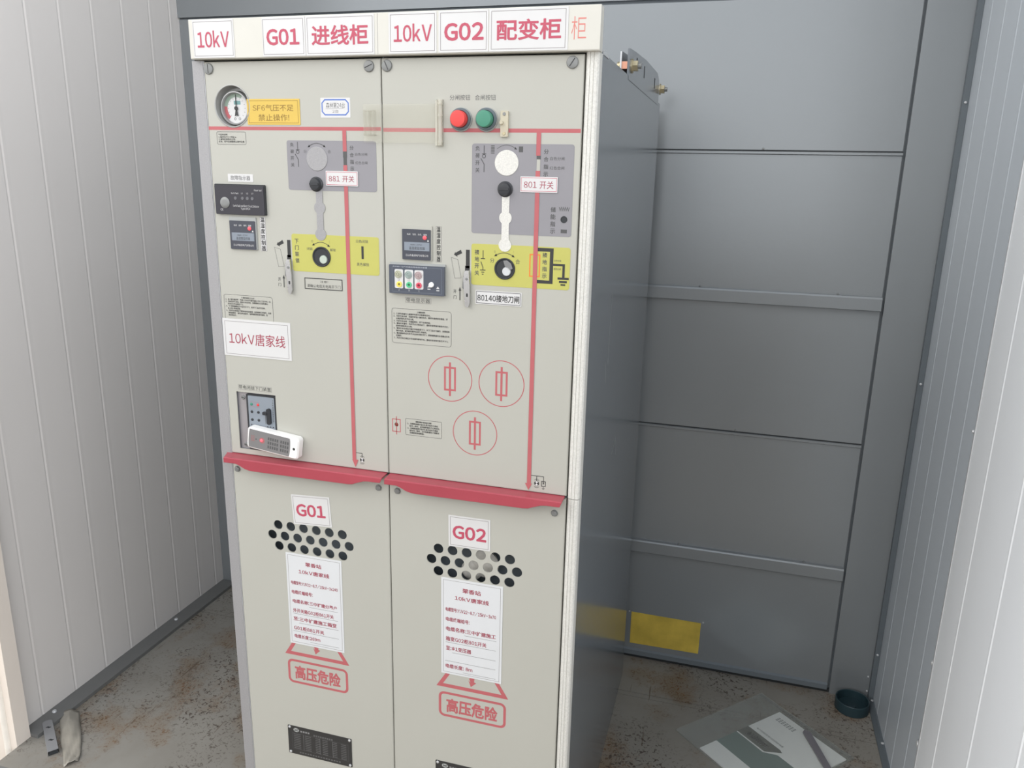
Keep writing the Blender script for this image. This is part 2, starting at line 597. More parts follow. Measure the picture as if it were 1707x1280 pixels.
def panel_sheet(mb, x0, x1, z0, z1, y0, y1, m, circles=(), rects=(), edge=2.0):
    """folded sheet-metal door: front skin with holes, bent edges. circles: (cx,cz,r,cellx0,cellx1,cellz0,cellz1)"""
    cells = [(c[3], c[4], c[5], c[6]) for c in circles] + [tuple(r) for r in rects]
    ix0, ix1, iz0, iz1 = x0 + edge, x1 - edge, z0 + edge, z1 - edge
    xs = sorted(set([ix0, ix1] + [q for c in cells for q in c[:2]]))
    zs = sorted(set([iz0, iz1] + [q for c in cells for q in c[2:]]))
    S = 0.001
    for i in range(len(xs) - 1):
        for j in range(len(zs) - 1):
            cx, cz = (xs[i] + xs[i + 1]) / 2, (zs[j] + zs[j + 1]) / 2
            if any(c[0] < cx < c[1] and c[2] < cz < c[3] for c in cells):
                continue
            mb.flat([rect(xs[i], xs[i + 1], zs[j], zs[j + 1])], y0, m)
    for cx, cz, r, a, b, c, d in circles:
        n = 32
        inner, outer = [], []
        for i in range(n):
            t = 2 * math.pi * i / n + math.pi / 4
            ux, uz = math.cos(t), math.sin(t)
            k = min(((b - cx) if ux > 0 else (a - cx)) / ux if abs(ux) > 1e-6 else 1e9,
                    ((d - cz) if uz > 0 else (c - cz)) / uz if abs(uz) > 1e-6 else 1e9)
            inner.append((cx + r * ux, cz + r * uz))
            outer.append((cx + k * ux, cz + k * uz))
        # corners of the cell
        for i in range(n):
            j = (i + 1) % n
            p, q = outer[i], outer[j]
            corner = [(x, z) for x in (a, b) for z in (c, d) if abs((p[0] - x)) + abs(p[1] - z) > 1e-6 and abs(q[0] - x) + abs(q[1] - z) > 1e-6
                      and ((abs(p[0] - x) < 1e-6 and abs(q[1] - z) < 1e-6) or (abs(p[1] - z) < 1e-6 and abs(q[0] - x) < 1e-6))]
            poly = [inner[i], p] + (corner[:1] if corner and not (abs(p[0] - q[0]) < 1e-6 or abs(p[1] - q[1]) < 1e-6) else []) + [q, inner[j]]
            mb.flat([poly], y0, m)
            mb.add([(inner[i][0] * S, y0 * S, inner[i][1] * S), (inner[j][0] * S, y0 * S, inner[j][1] * S),
                    (inner[j][0] * S, (y0 + 2) * S, inner[j][1] * S), (inner[i][0] * S, (y0 + 2) * S, inner[i][1] * S)], [(0, 1, 2, 3)], m)
    for a, b, c, d in rects:
        p = rect(a, b, c, d)
        for i in range(4):
            q0, q1 = p[i], p[(i + 1) % 4]
            mb.add([(q0[0] * S, y0 * S, q0[1] * S), (q1[0] * S, y0 * S, q1[1] * S), (q1[0] * S, (y0 + 2) * S, q1[1] * S), (q0[0] * S, (y0 + 2) * S, q0[1] * S)],
                   [(0, 1, 2, 3)], m)
    # bent edges: two chamfer steps then the return
    A = rect(ix0, ix1, iz0, iz1)
    e = edge * 0.3
    B = rect(x0 + e, x1 - e, z0 + e, z1 - e)
    C = rect(x0, x1, z0, z1)
    rings = [(A, y0), (B, y0 + edge * 0.3), (C, y0 + edge), (C, y1)]
    for (P, ya), (Q, yb) in zip(rings, rings[1:]):
        for i in range(4):
            j = (i + 1) % 4
            mb.add([(P[i][0] * S, ya * S, P[i][1] * S), (P[j][0] * S, ya * S, P[j][1] * S), (Q[j][0] * S, yb * S, Q[j][1] * S), (Q[i][0] * S, yb * S, Q[i][1] * S)],
                   [(0, 1, 2, 3)], m)

# ================================================================== THE ROOM
mb = MB()
mb.box(-0.737, 1.372, -0.002, 0.10, -0.02, 0, M_FLOOR)
mb.box(-0.768, 1.372, 0.10, 0.739, -0.02, 0, M_FLOOR)
mb.box(-0.768, 1.372, 0.742, 0.758, -0.02, -0.001, M_FLOOR)
mb.box(-0.768, 1.372, 0.760, 0.940, -0.02, 0, M_FLOOR)
mb.box(-0.768, 1.372, 0.738, 0.761, -0.022, -0.004, M_SEAM)
mb.obj('floor', kind='structure')

mb = MB()
mb.box(-6, 7, -9, -0.013, -0.47, -0.42, M_GROUND)  # unseen ground, added outside the opening to shape the light
mb.obj('added_ground_outside', kind='structure')
mb = MB()
mb.box(-6, 7, -4.3, -4.0, -0.42, 0.85, M_GROUND)  # invented low wall out of view, cuts low sky light and darkens reflections
mb.obj('added_light_wall', kind='structure')
mb = MB()
mb.box(-0.737, 1.372, -0.012, -0.002, -0.42, -0.0, M_SILL)
mb.obj('trim_1', kind='structure')

mb = MB()
mb.box(-0.95, 1.55, 0.44, 1.0, 2.50, 2.54, M_TRIM)
mb.obj('ceiling', kind='structure')


def turned(mb, a, h):
    ca, sa = math.cos(a), math.sin(a)
    mb.v = [(h[0] + (x - h[0]) * ca - (y - h[1]) * sa, h[1] + (x - h[0]) * sa + (y - h[1]) * ca, z) for x, y, z in mb.v]
    return mb


def ribbed_wall(name, x, side, y0, y1, z0, z1, ribs, m, thick=0.05, w=0.0035, d=0.0007, turn=0.0, hinge=(0, 0)):
    """sandwich panel in the plane x with shallow vertical steps at the ribs; side +1: the face looks to +x"""
    mb = MB()
    pts = [(y0, 0.0)]
    for r in sorted(ribs):
        pts += [(r - w, 0.0), (r - w * 0.2, -d), (r + w * 0.2, -d), (r + w * 1.3, d * 0.6), (r + w * 4.0, 0.0)]
    pts.append((y1, 0.0))
    n = len(pts)
    vs_ = [(x + side * o, y, z0) for y, o in pts] + [(x + side * o, y, z1) for y, o in pts]
    mb.add(vs_, [(i, i + 1, n + i + 1, n + i) for i in range(n - 1)], m)
    xb = x - side * thick
    mb.add([(x, y0, z0), (x, y0, z1), (xb, y0, z1), (xb, y0, z0)], [(0, 1, 2, 3)], m)
    mb.add([(x, y1, z0), (x, y1, z1), (xb, y1, z1), (xb, y1, z0)], [(0, 1, 2, 3)], m)
    mb.add([(xb, y0, z0), (xb, y0, z1), (xb, y1, z1), (xb, y1, z0)], [(0, 1, 2, 3)], m)
    mb.add([(x, y0, z1), (x, y1, z1), (xb, y1, z1), (xb, y0, z1)], [(0, 1, 2, 3)], m)
    if turn:
        turned(mb, turn, hinge)
    return mb.obj(name, kind='structure')


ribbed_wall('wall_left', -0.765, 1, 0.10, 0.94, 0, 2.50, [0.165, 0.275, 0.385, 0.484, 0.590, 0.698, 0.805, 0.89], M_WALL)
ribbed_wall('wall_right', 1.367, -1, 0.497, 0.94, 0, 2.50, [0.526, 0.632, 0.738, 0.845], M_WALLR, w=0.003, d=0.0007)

# left sill with one bolt
sill = MB()
sill.box(-0.765, -0.7135, 0.10, 0.93, 0, 0.010, M_SILL)
sl = sill.obj('baseboard_left', kind='structure')
for (x, y) in ((-0.747, 0.185), (-0.745, 0.66)):
    b = MB()
    b.lathe([(0.006, 0), (0.006, 0.002), (0.0045, 0.004)], (x, y, 0.010), 'z', M_LITE, 12)
    b.obj('screw', sl, smooth=True)
base = MB()
base.prism([(1.3535, 0.0), (1.367, 0.0), (1.367, 0.016), (1.3635, 0.016), (1.3535, 0.004)], 0.50, 0.93, M_TRIM, 'y')
sr = base.obj('baseboard_right', kind='structure')
for y in (0.725, 0.905):
    b = MB()
    b.lathe([(0.004, 0), (0.004, 0.002), (0.002, 0.003)], (1.3625, y, 0.016), 'z', M_LITE, 10)
    b.obj('screw', sr, smooth=True)

# the back: steel double door in its frame
mb = MB()
mb.box(-0.768, 1.372, 0.940, 0.99, 0, 2.50, M_DOOR)
mb.box(1.2525, 1.372, 0.928, 0.940, 0, 1.842, M_DOOR)                     # right frame strip
mb.box(0.282, 0.348, 0.932, 0.940, 0.012, 1.842, M_DOORB)                # middle mullion
mb.box(-0.768, -0.620, 0.932, 0.940, 0, 1.842, M_DOOR)
mb.box(-0.768, 1.372, 0.926, 0.940, 1.846, 2.50, M_DOOR)                 # head of the frame
mb.box(-0.768, 1.372, 0.936, 0.940, 1.838, 1.846, M_TRIM)
mb.box(1.2460, 1.2525, 0.9385, 0.9400, 0, 1.842, M_TRIM)
mb.obj('wall_back', kind='structure')


def door_leaf(name, x0, x1, hole_screws=True):
    mb = MB()
    mb.prism([(x0, 0.939), (x0 + 0.002, 0.930), (x1 - 0.004, 0.930), (x1, 0.934), (x1, 0.939)], 0.012, 1.838, M_DOOR, 'z')
    d = mb.obj(name, kind='structure')
    for z0, z1 in ((1.1045, 1.1405), (0.3565, 0.3945)):
        r = MB()
        r.prism([(0.930, z0), (0.918, z0 + 0.001), (0.9165, z0 + 0.003), (0.9165, z1 - 0.004), (0.919, z1), (0.930, z1 + 0.001)], x0 + 0.01, x1 - 0.004, M_DOOR, 'x')
        r.obj('rail', d)
        for k in (0.12, 0.5, 0.88):
            s = MB()
            s.lathe([(0.0028, 0), (0.0022, 0.003)], (x0 + (x1 - x0) * k, 0.926, z1 + 0.001), 'z', M_SCREW, 8)
            s.obj('screw', d)
    for z in (1.486, 0.747):
        r = MB()
        r.prism([(0.930, z - 0.006), (0.926, z - 0.004), (0.926, z + 0.001), (0.930, z + 0.003)], x0 + 0.005, x1 - 0.003, M_DOOR, 'x')
        r.prism([(0.930, z + 0.003), (0.9285, z + 0.003), (0.9285, z + 0.0055), (0.930, z + 0.0055)], x0 + 0.005, x1 - 0.003, M_SEAM, 'x')
        r.obj('seam_strip', d)
        s = MB()
        s.lathe([(0.0028, 0), (0.0022, 0.003)], (x0 + (x1 - x0) * 0.64, 0.930, z + 0.008), '-y', M_SCREW, 8)
        s.obj('screw', d)
    f = MB()
    f.prism([(0.930, 0.012), (0.925, 0.012), (0.923, 0.028), (0.930, 0.032)], x0 + 0.004, x1 - 0.004, M_DOORB, 'x')
    f.obj('kick_strip', d)
    return d


door_leaf('door_1', 0.350, 1.2490)
door_leaf('door_2', -0.616, 0.280)

mb = MB()
mb.box(-0.768, 1.372, 0.933, 0.940, 0, 0.011, M_SEAM)
mb.obj('baseboard_back', kind='structure')

# corner strip right
mb = MB()
mb.box(1.3535, 1.3665, 0.915, 0.928, 0.0, 2.30, M_TRIM)
mb.box(1.3655, 1.3675, 0.9165, 0.9185, 0.0, 2.30, M_SEAM)
tr = mb.obj('trim_2', kind='structure')
for z in (0.155, 0.93, 1.60):
    b = MB()
    b.lathe([(0.0032, 0), (0.0032, 0.0015), (0.0015, 0.003)], (1.360, 0.915, z), '-y', M_LITE, 10)
    b.obj('screw', tr, smooth=True)
for z in (0.075, 0.029):
    b = MB()
    b.lathe([(0.0028, 0), (0.0028, 0.0015), (0.0015, 0.003)], (1.348 if z > 0.05 else 1.350, 0.928, z), '-y', M_LITE, 10)
    b.obj('screw', tr, smooth=True)

# end post of the right wall and the open white door leaf in front of it
mb = MB()
mb.box(1.3655, 1.42, 0.438, 0.497, 0, 2.30, M_WALLR)
ep = mb.obj('trim_3', kind='structure')
for y, z, r in ((0.444, 0.235, 0.0085), (0.441, 0.438, 0.006), (0.446, 0.95, 0.004)):
    b = MB()
    b.lathe([(r, 0), (r, 0.002), (r * 0.75, 0.005), (r * 0.3, 0.006)], (1.3655, y, z), Vector((-1, 0, 0)), M_LITE, 14)
    b.obj('screw', ep, smooth=True)
TURN, HINGE = math.radians(-4.0), (1.362, 0.430)
dl = ribbed_wall('door_3', 1.362, -1, -0.64, 0.428, 0.0, 2.28, [0.288, 0.072, -0.144, -0.36], M_LEAF, 0.045, w=0.003, d=0.0008, turn=TURN, hinge=HINGE)
mb = MB()
mb.box(1.3605, 1.408, 0.428, 0.434, 0.0, 2.28, M_LITE)
turned(mb, TURN, HINGE).obj('edge_strip', dl)

# left front post with its rubber seal
mb = MB()
mb.box(-1.05, -0.737, 0.06, 0.10, -0.41, 2.50, M_CREAM)
fp = mb.obj('trim_4', kind='structure')
mb = MB()
mb.lathe([(0.0085, 0), (0.0085, 2.6)], (-0.7655, 0.060, -0.40), 'z', M_RUB, 16)
mb.obj('rubber_seal', fp, smooth=True)

# yellow plate low on the back door
mb = MB()
mb.prism([(0.678, 0.0485), (0.8815, 0.051), (0.882, 0.1525), (0.6775, 0.1530)], 0.930, 0.9285, None or mat('dull_yellow_plate', (0.62, 0.455, 0.075), rough=0.5, vary=0.22, scale=14), 'y')
yp = tag(mb.obj('yellow_plate'), 'plain dull yellow rectangular plate low on the grey back door beside the cabinet', 'plate')
for x, z in ((0.671, 0.1535), (0.888, 0.1560)):
    b = MB()
    b.lathe([(0.0028, 0), (0.002, 0.002)], (x, 0.930, z), '-y', M_LITE, 10)
    b.obj('rivet', yp)

# ================================================================== THE SWITCHGEAR CABINET
CAB = thing('switchgear_cabinet', 'tall pale grey two bay electrical switchgear cabinet with red line diagrams and dark grey sides', 'electrical cabinet', (0.325, 0.40, 0.0))

# body shell: sides, back, top, bottom
mb = MB()
mb.box(-0.0225, -0.0205, 0.004, 0.835, 0.0, 1.592, M_GREY)
mb.box(0.6705, 0.6725, 0.022, 0.835, 0.0, 1.592, M_GREY)
mb.box(-0.0205, 0.6705, 0.833, 0.835, 0.0, 1.592, M_GREY)
mb.box(-0.0205, 0.6705, 0.004, 0.833, 1.590, 1.592, M_GREY)
mb.box(-0.0205, 0.6705, 0.004, 0.833, 0.0, 0.004, M_GREY)
mb.box(0.3240, 0.3262, 0.010, 0.833, 0.004, 1.590, M_GREY)
mb.box(-0.0205, 0.6705, 0.010, 0.833, 0.886, 0.889, M_GREY)
mb.obj('body', CAB)
# fine scratches on the right side
mb = MB()
for p, w in (([(240, 1205), (231, 1072)], 0.7), ([(398, 875), (406, 832)], 1.0), ([(402, 876), (350, 852)], 0.7), ([(206, 1080), (214, 1040)], 0.4)):
    mb = MB()
    for q in stroke([Vector(a) for a in p], w):
        mb.add([(0.67265, a * 0.001, b * 0.001) for a, b in q], [(0, 1, 2, 3)], M_LITE)
    mb.obj('scratch', CAB)


# corner posts
mb = MB()
mb.box(-0.0225, -0.0012, -0.0005, 0.004, 0.0, 1.588, M_SAND2)
mb.box(-0.0012, 0.0, 0.0005, 0.004, 0.0, 1.588, M_LITE)
mb.obj('corner_post', CAB)
mb = MB()
for z0, z1 in ((0.0, 0.8885), (0.8897, 1.589)):
    prof = [(0.6525, 0.022), (0.6525, 0.003), (0.6545, 0.0002), (0.6585, -0.0006), (0.6590, 0.0004), (0.6595, -0.0006),
            (0.6640, -0.0006), (0.6645, 0.0004), (0.6650, -0.0006), (0.6695, 0.0), (0.6720, 0.0022), (0.6727, 0.006), (0.6727, 0.022)]
    mb.prism(prof, z0, z1, M_SAND, 'z')
mb.obj('corner_post', CAB)

# header with its six sign plates
mb = MB()
mb.prism([(-0.0115, 1.5890), (0.010, 1.5890), (0.010, 1.6500), (-0.0115, 1.6500), (-0.0125, 1.6490), (-0.0125, 1.5905)], -0.0145, 0.6740, M_HEAD, 'x')
text(mb, '柜', 631.5, 653.5, 1604.2, 1635, -12.58, mat('faded_red_print', (0.62, 0.20, 0.17), rough=0.5), -0.008)
mb.box(0.3262, 0.3266, -0.0127, -0.0124, 1.5905, 1.6490, M_LINE)
HD = mb.obj('header_panel', CAB)
for x0, x1, b0, b1, t0, t1, tz0, tz1, s in (
        (-7, 70.8, -5.2, 68.3, 1.2, 62, 1606, 1632, '10kV'), (124, 201.2, 125.6, 198.0, 131.4, 190.8, 1606.8, 1631.4, 'G01'),
        (202.2, 321, 205.5, 318.3, 212.6, 311, 1604.8, 1634.2, '进线柜'), (345.4, 424, 348.4, 420.9, 353.8, 416.7, 1606.8, 1632.4, '10kV'),
        (427.4, 506.1, 430.6, 503, 436.4, 499.1, 1606.5, 1631.5, 'G02'), (507.4, 627, 511.1, 623.2, 518.8, 617, 1605.2, 1633.8, '配变柜')):
    mb = MB()
    plate(mb, x0, x1, 1590.4, 1648.6, -12.5, 0.8, M_PLATE, (b0, b1, 1593.5, 1645.5), 0.7)
    text(mb, s, t0, t1, tz0, tz1, -13.45, M_TXT, 0.03 if s[0] == 'G' else (0.022 if s[0] != '1' else 0.018), 3)
    mb.obj('sign_plate', HD, label='white header sign plate reading ' + s)

# ---- upper panels
UP = {}
for k, X in enumerate((0.0, 325.0)):
    mb = MB()
    if k == 0:
        panel_sheet(mb, 0.3, 324.2, 893, 1586.5, 0, 16, M_PANEL, [(50.5, 1516, 32.8, 14, 87, 1480, 1552)], [(18.9, 101.5, 903.8, 1015.2)])
    else:
        panel_sheet(mb, 325.8, 650.2, 893, 1586.5, 0, 16, M_PANEL, [(341.8, 986, 3.6, 336, 347, 980, 992), (628.4, 1348.8, 5, 620, 637, 1340, 1357)])
    UP[k] = mb.obj('upper_panel', CAB)
    UP[k]['label'] = ('left' if k == 0 else 'right') + ' bay upper panel'


def screw(parent, x, z, r, ang, name='screw', hexa=False):
    mb = MB()
    if hexa:
        pts = [(x + r * math.cos(math.radians(ang + 60 * i)), z + r * math.sin(math.radians(ang + 60 * i))) for i in range(6)]
        mb.lathe([(r * 1.12, 0), (r * 1.12, 0.6)], (x, 0, z), '-y', M_SCREW, 20, 0.001)
        mb.prism(pts, -0.6, -3.2, M_SCREW, 'y', 0.001)
        mb.lathe([(r * 0.75, 3.2), (r * 0.6, 3.9)], (x, 0, z), '-y', M_SCREW, 14, 0.001)
    else:
        mb.lathe([(r, 0), (r, 1.6), (r * 0.93, 2.6), (r * 0.80, 3.0)], (x, 0, z), '-y', M_SCREW, 28, 0.001)
        d = Vector((math.cos(math.radians(ang)), math.sin(math.radians(ang))))
        mb.flat(stroke([tuple(Vector((x, z)) - d * r * 0.78), tuple(Vector((x, z)) + d * r * 0.78)], 1.5), -3.1, M_BLK)
    return mb.obj(name, parent, smooth=True)


for p, x, z, a in ((0, 9.6, 1575.2, 92), (0, 304.7, 1575, 22), (1, 335.6, 1575.2, -65), (1, 632.6, 1575.1, 55)):
    screw(UP[p], x, z, 8.9, a)


# ---- mimic diagram lines
def lamp_symbol(mb, cx, cz, y):
    mb.flat([circ(cx, cz, 4.3)], y, M_BLK)
    for s in (1, -1):
        mb.flat([[(cx, cz), (cx - 2.7, cz + s * 2.6), (cx, cz + s * 4.1), (cx + 2.7, cz + s * 2.6)]], y - 0.12, M_PLATE)
    for s in (1, -1):
        mb.flat(stroke(arc3((cx - 4.5, cz + s * 5.4), (cx, cz + s * 6.2), (cx + 4.5, cz + s * 5.4)), 0.6), y, M_GTXT)
        mb.flat(stroke(arc3((cx - 3.5, cz + s * 7.0), (cx, cz + s * 7.8), (cx + 3.5, cz + s * 7.0)), 0.6), y, M_GTXT)


YP = -0.12
mb = MB()
mb.flat([rect(0.9, 323.0, 1477.6, 1483.4)], YP, M_RED)
mb.flat([rect(254.6, 261.4, 1445.2, 1477.6), rect(254.6, 261.6, 908, 1423.5)], YP - 0.75, M_RED)
mb.flat([[(254.0, 911), (266.0, 911), (259.9, 896.3)]], YP - 0.8, M_RED)
mb.flat(stroke([(261.6, 924.0), (273.4, 924.0), (273.4, 916)], 1.1), YP, M_BLK)
lamp_symbol(mb, 273.4, 911.3, YP)
mb.obj('mimic_line', UP[0])
mb = MB()
mb.flat([rect(327, 649, 1476.3, 1482.2)], YP, M_RED)
mb.flat([rect(581.4, 588.2, 1442.8, 1476.3), rect(581.4, 588.4, 906, 1420.5)], YP - 0.75, M_RED)
mb.flat([[(578.2, 908.2), (590.2, 908.2), (584.4, 895.9)]], YP - 0.8, M_RED)
mb.flat(stroke([(588.2, 923.0), (610.2, 923.0), (610.2, 912)], 1.1) + stroke([(598.4, 923), (598.4, 914)], 1.1), YP, M_BLK)
lamp_symbol(mb, 598.4, 909.6, YP)
mb.flat(frame(607.0, 613.6, 905.6, 914.4, 1.2) + [[(608.6, 912.5), (611.8, 912.5), (610.2, 908)]], YP, M_BLK)
mb.flat(stroke([(610.2, 905.6), (610.2, 901.6)], 0.8) + stroke([(607.6, 901.8), (612.8, 901.8)], 0.8) + stroke([(608.8, 900.3), (611.6, 900.3)], 0.8), YP, M_BLK)
mb.obj('mimic_line', UP[1])
# three fuse symbols in circles
for cx, cz, fx0, fx1, fz0, fz1, sz0, sz1 in ((441.6, 1078, 431, 452.3, 1056.9, 1098.9, 1047.9, 1106.6), (532.6, 1077.8, 522.2, 543.4, 1056.6, 1098.9, 1048, 1106.5),
                                             (487.1, 986.4, 476.5, 497.7, 965.1, 1007.8, 956.5, 1014.8)):
    mb = MB()
    mb.flat(stroke(circ(cx, cz, 39.2, 56), 1.5, True), YP, M_RED)
    mb.flat(frame(fx0 + 1.6, fx1 - 1.6, fz0 + 1.6, fz1 - 1.6, 3.3) + [], YP - 0.05, M_RED)
    mb.flat([rect((fx0 + fx1) / 2 - 1.8, (fx0 + fx1) / 2 + 1.8, sz0, sz1)], YP - 0.10, M_RED)
    mb.obj('fuse_symbol', UP[1])
mb = MB()
mb.flat(frame(334.2, 349, 973.2, 995.8, 1.5) + [rect(341, 342.6, 995.8, 1001), rect(341, 342.6, 967.6, 973.2), rect(341, 342.6, 989.6, 995.8), rect(341, 342.6, 973.2, 982.4)], YP, M_RED)
mb.lathe([(3.4, 0), (3.4, 0.6), (2.6, 1.2)], (341.8, 1.6, 986), '-y', mat('maroon_pin', (0.20, 0.04, 0.03), rough=0.4), 20, 0.001)
mb.obj('striker_indicator', UP[1], smooth=True)


# ---- printed notes and stickers
def note(parent, name, x0, x1, z0, z1, lines, r=3, pad=(3, 2.5), fill=0.72, col=None, back=None, bw=0.5, title=None):
    mb = MB()
    if back:
        mb.prism(rr(x0, x1, z0, z1, r, 3), 0, -0.25, back, 'y', 0.001)
    mb.flat(stroke(rr(x0, x1, z0, z1, r, 3), bw, True), YP - 0.25, M_GTXT)
    if title:
        h = (z1 - z0 - 2 * pad[1]) / (len(lines) + 1)
        cx = (x0 + x1) / 2
        text(mb, title, cx - 0.32 * h * len(title), cx + 0.32 * h * len(title), z1 - pad[1] - h * 0.82, z1 - pad[1] - h * 0.1, YP - 0.3, col or M_BLK, 0.012, 1)
        para(mb, lines, x0 + pad[0], x1 - pad[0], z0 + pad[1], z1 - pad[1] - h, YP - 0.3, col or M_BLK, fill)
    else:
        para(mb, lines, x0 + pad[0], x1 - pad[0], z0 + pad[1], z1 - pad[1], YP - 0.3, col or M_BLK, fill)
    return mb.obj(name, parent)


note(UP[0], 'instruction_note', 16.4, 72.9, 1454.3, 1474.6, ['气压表说明', '1.额定压力0.04Mpa。', '2.绿色区域表示正常。', '红色、低气压报警禁止操作设备'], 2)
note(UP[0], 'instruction_note', 7.3, 106.8, 1150, 1195.8,
     ['1、本工具为操作杆，先插入孔内方可操作面板上的三工位开关一次。', '2、操动负荷开关后，接地开关不可合，如需接地先分闸再接地，', '   此时可打开电缆室下门。',
      '3、下门联锁解锁后才可以打开下门，关闭下门后方可合闸，', '   防止误入带电间隔。', '4、负荷开关合闸后门联锁闭锁不能解锁，其余柜体正常操作，如遇', '   停电检修时，请先验电再操作，不得随意改变操作顺序，否',
      '   则后果自负。', ''], 4, title='▷操作说明(三工位)')
note(UP[1], 'instruction_note', 336.6, 443.8, 1132.9, 1192.2,
     ['1、使用专用操作工具操作负荷开关和接地开关。', '2、负荷开关分闸：将操作杆插入操作孔内，顺时针旋转到位储能，按', '   分闸按钮负荷开关分闸。', '3、负荷开关合闸：先储能到位，按下合闸按钮。',
      '4、接地开关操作：负荷开关分闸状态下，顺时针旋转操作接地开关合，', '   逆时针旋转则为分闸。', '5、接地开关合闸后才能打开电缆室下门，关下门后方可操作，如需强制', '   操作电源，请先断电操作后进行 再操作。',
      '6、撞击器动作后负荷开关自动分闸打开门，更换熔断器时必须确认无电', '   后操作。', '7、负荷开关分闸后才可以操作接地开关，接地开关合闸才能打开下门。', ''], 4, title='▷操作说明')
note(UP[1], 'instruction_note', 359.3, 426.3, 969.5, 999.4,
     ['1、当熔断器撞针指示孔显示颜色与面板', '   颜色一致时，此时熔断器处于正常状态。', '2、当熔断器撞针指示孔显示颜色与面板', '   颜色不一致时，此时熔断器处于熔断状', '   态需要更换熔断器。'], 1, title='熔断器撞针状态指示说明')


def sticker(parent, name, x0, x1, z0, z1, s, t, m_back, m_t, border=None, bw=0.5, th=0.5, bold=0.0, bcol=None):
    mb = MB()
    plate(mb, x0, x1, z0, z1, 0, th, m_back, border, bw, 0.4, bcol)
    text(mb, s, *t, -th - 0.15, m_t, bold, 2)
    return mb.obj(name, parent)


mb = MB()
plate(mb, 79.1, 178.5, 1486.3, 1527, 0, 0.9, M_SIGN, (81.9, 175.2, 1489.2, 1524.2), 0.7, 0.5, mat('brown_print', (0.25, 0.15, 0.03), rough=0.5))
text(mb, 'SF6气压不足', 89.9, 166.8, 1507.8, 1518.2, -1.1, MATS['brown_print'], 0.0)
text(mb, '禁止操作!', 100.2, 158.4, 1492.4, 1503, -1.1, MATS['brown_print'], 0.0)
mb.obj('warning_sign', UP[0])
mb = MB()
mb.prism(rr(216.6, 270.1, 1497.6, 1528.3, 1, 2), 0, -0.4, M_PLATE, 'y', 0.001)
c_ = 5
octo = [(219.5 + c_, 1502), (266.5 - c_, 1502), (266.5, 1502 + c_), (266.5, 1525.2 - c_), (266.5 - c_, 1525.2), (219.5 + c_, 1525.2), (219.5, 1525.2 - c_), (219.5, 1502 + c_)]
mb.flat(stroke(octo, 1.9, True), -0.5, mat('blue_print', (0.08, 0.16, 0.48), rough=0.5))
text(mb, '森林第24台', 226.6, 260.5, 1512.6, 1521, -0.55, M_GTXT, -0.006)
text(mb, '2台', 238, 249, 1505, 1510, -0.55, M_GTXT, -0.006)
mb.flat(stroke([(226, 1511.4), (258, 1511.9)], 0.3), -0.55, M_GTXT)
mb.obj('blue_bordered_sticker', UP[0])
sticker(UP[0], 'device_label', 32.7, 82.4, 1392.6, 1405.7, '故障指示器', (38, 77, 1395.3, 1403.2), M_PLATE, M_GTXT, None)
for p, x0, x1, z0, z1 in ((0, 90.2, 101.6, 1276.3, 1334.7), (1, 416.8, 426.8, 1273.5, 1330.9)):
    mb = MB()
    plate(mb, x0, x1, z0, z1, 0, 0.4, M_PLATE if p == 0 else M_PANEL, (x0 + 0.4, x1 - 0.4, z0 + 0.4, z1 - 0.4), 0.5, 0.3)
    h = (z1 - z0) / 6
    vtext(mb, '温湿度控制器', (x0 + x1) / 2, z1 - h / 2, z0 + h / 2, x1 - x0 - 3.2, h * 0.86, -0.55, M_BLK, 0.02)
    mb.obj('device_label', UP[p])
for p, x0, x1, z0, z1, s, t in ((0, 222.2, 280.8, 1390.2, 1414, '881 开关', (227.6, 274.2, 1396.4, 1407)), (1, 557.7, 616.8, 1388.4, 1411.8, '801 开关', (563.5, 610.5, 1394, 1405.6))):
    mb = MB()
    plate(mb, x0, x1, z0, z1, -0.9, 0.9, M_PLATE, (x0 + 1.6, x1 - 1.6, z0 + 1.8, z1 - 1.8), 0.7, 0.4, M_TXT)
    text(mb, s, *t, -2.0, M_DTXT, 0.0)
    mb.obj('switch_number_plate', UP[p])
mb = MB()
mb.prism(rect(172.5, 245.6, 1214.9, 1234.8), 0, -0.3, M_PANEL, 'y', 0.001)
mb.flat(frame(173.4, 244.8, 1215.8, 1234, 1.5), -0.4, M_BLK)
text(mb, '注意!', 203, 218, 1227.2, 1231, -0.45, M_BLK)
text(mb, '请确认电缆无电再开下门', 177.5, 241.5, 1218.2, 1224, -0.45, M_BLK)
mb.obj('caution_label', UP[0])
mb = MB()
plate(mb, 0.8, 140.2, 1083.3, 1152, 0, 0.9, M_PLATE, (5.5, 134.8, 1086.9, 1147.3), 0.7, 0.6)
text(mb, '10kV唐家线', 12.6, 128.5, 1105.4, 1127.6, -1.1, M_DTXT, 0.003, 3)
mb.obj('line_name_plate', UP[0])
sticker(UP[0], 'device_label', 24.2, 94.3, 1019.8, 1029.8, '带电闭锁下门装置', (25.6, 93, 1021.2, 1028.6), M_PANEL, M_BLK, (24.5, 94, 1020.1, 1029.5), 0.4, 0.3)
sticker(UP[1], 'device_label', 361.6, 408, 1203.1, 1212.7, '带电显示器', (363.2, 406.4, 1204.3, 1211.6), M_PANEL, M_BLK, (362, 407.6, 1203.5, 1212.3), 0.5, 0.4)
sticker(UP[1], 'switch_number_plate', 486, 564, 1209.2, 1231.4, '80140接地刀闸', (489.4, 560.2, 1213.8, 1225.6), M_PLATE, M_BLK, (487.8, 562, 1211, 1229.8), 0.9, 0.9, 0.014, M_GTXT)
mb = MB()
text(mb, '分闸按钮', 440.4, 474.1, 1523.6, 1531.5, YP, M_GTXT)
text(mb, '合闸按钮', 481.8, 515.3, 1523.4, 1531.3, YP, M_GTXT)
mb.obj('button_caption', UP[1])


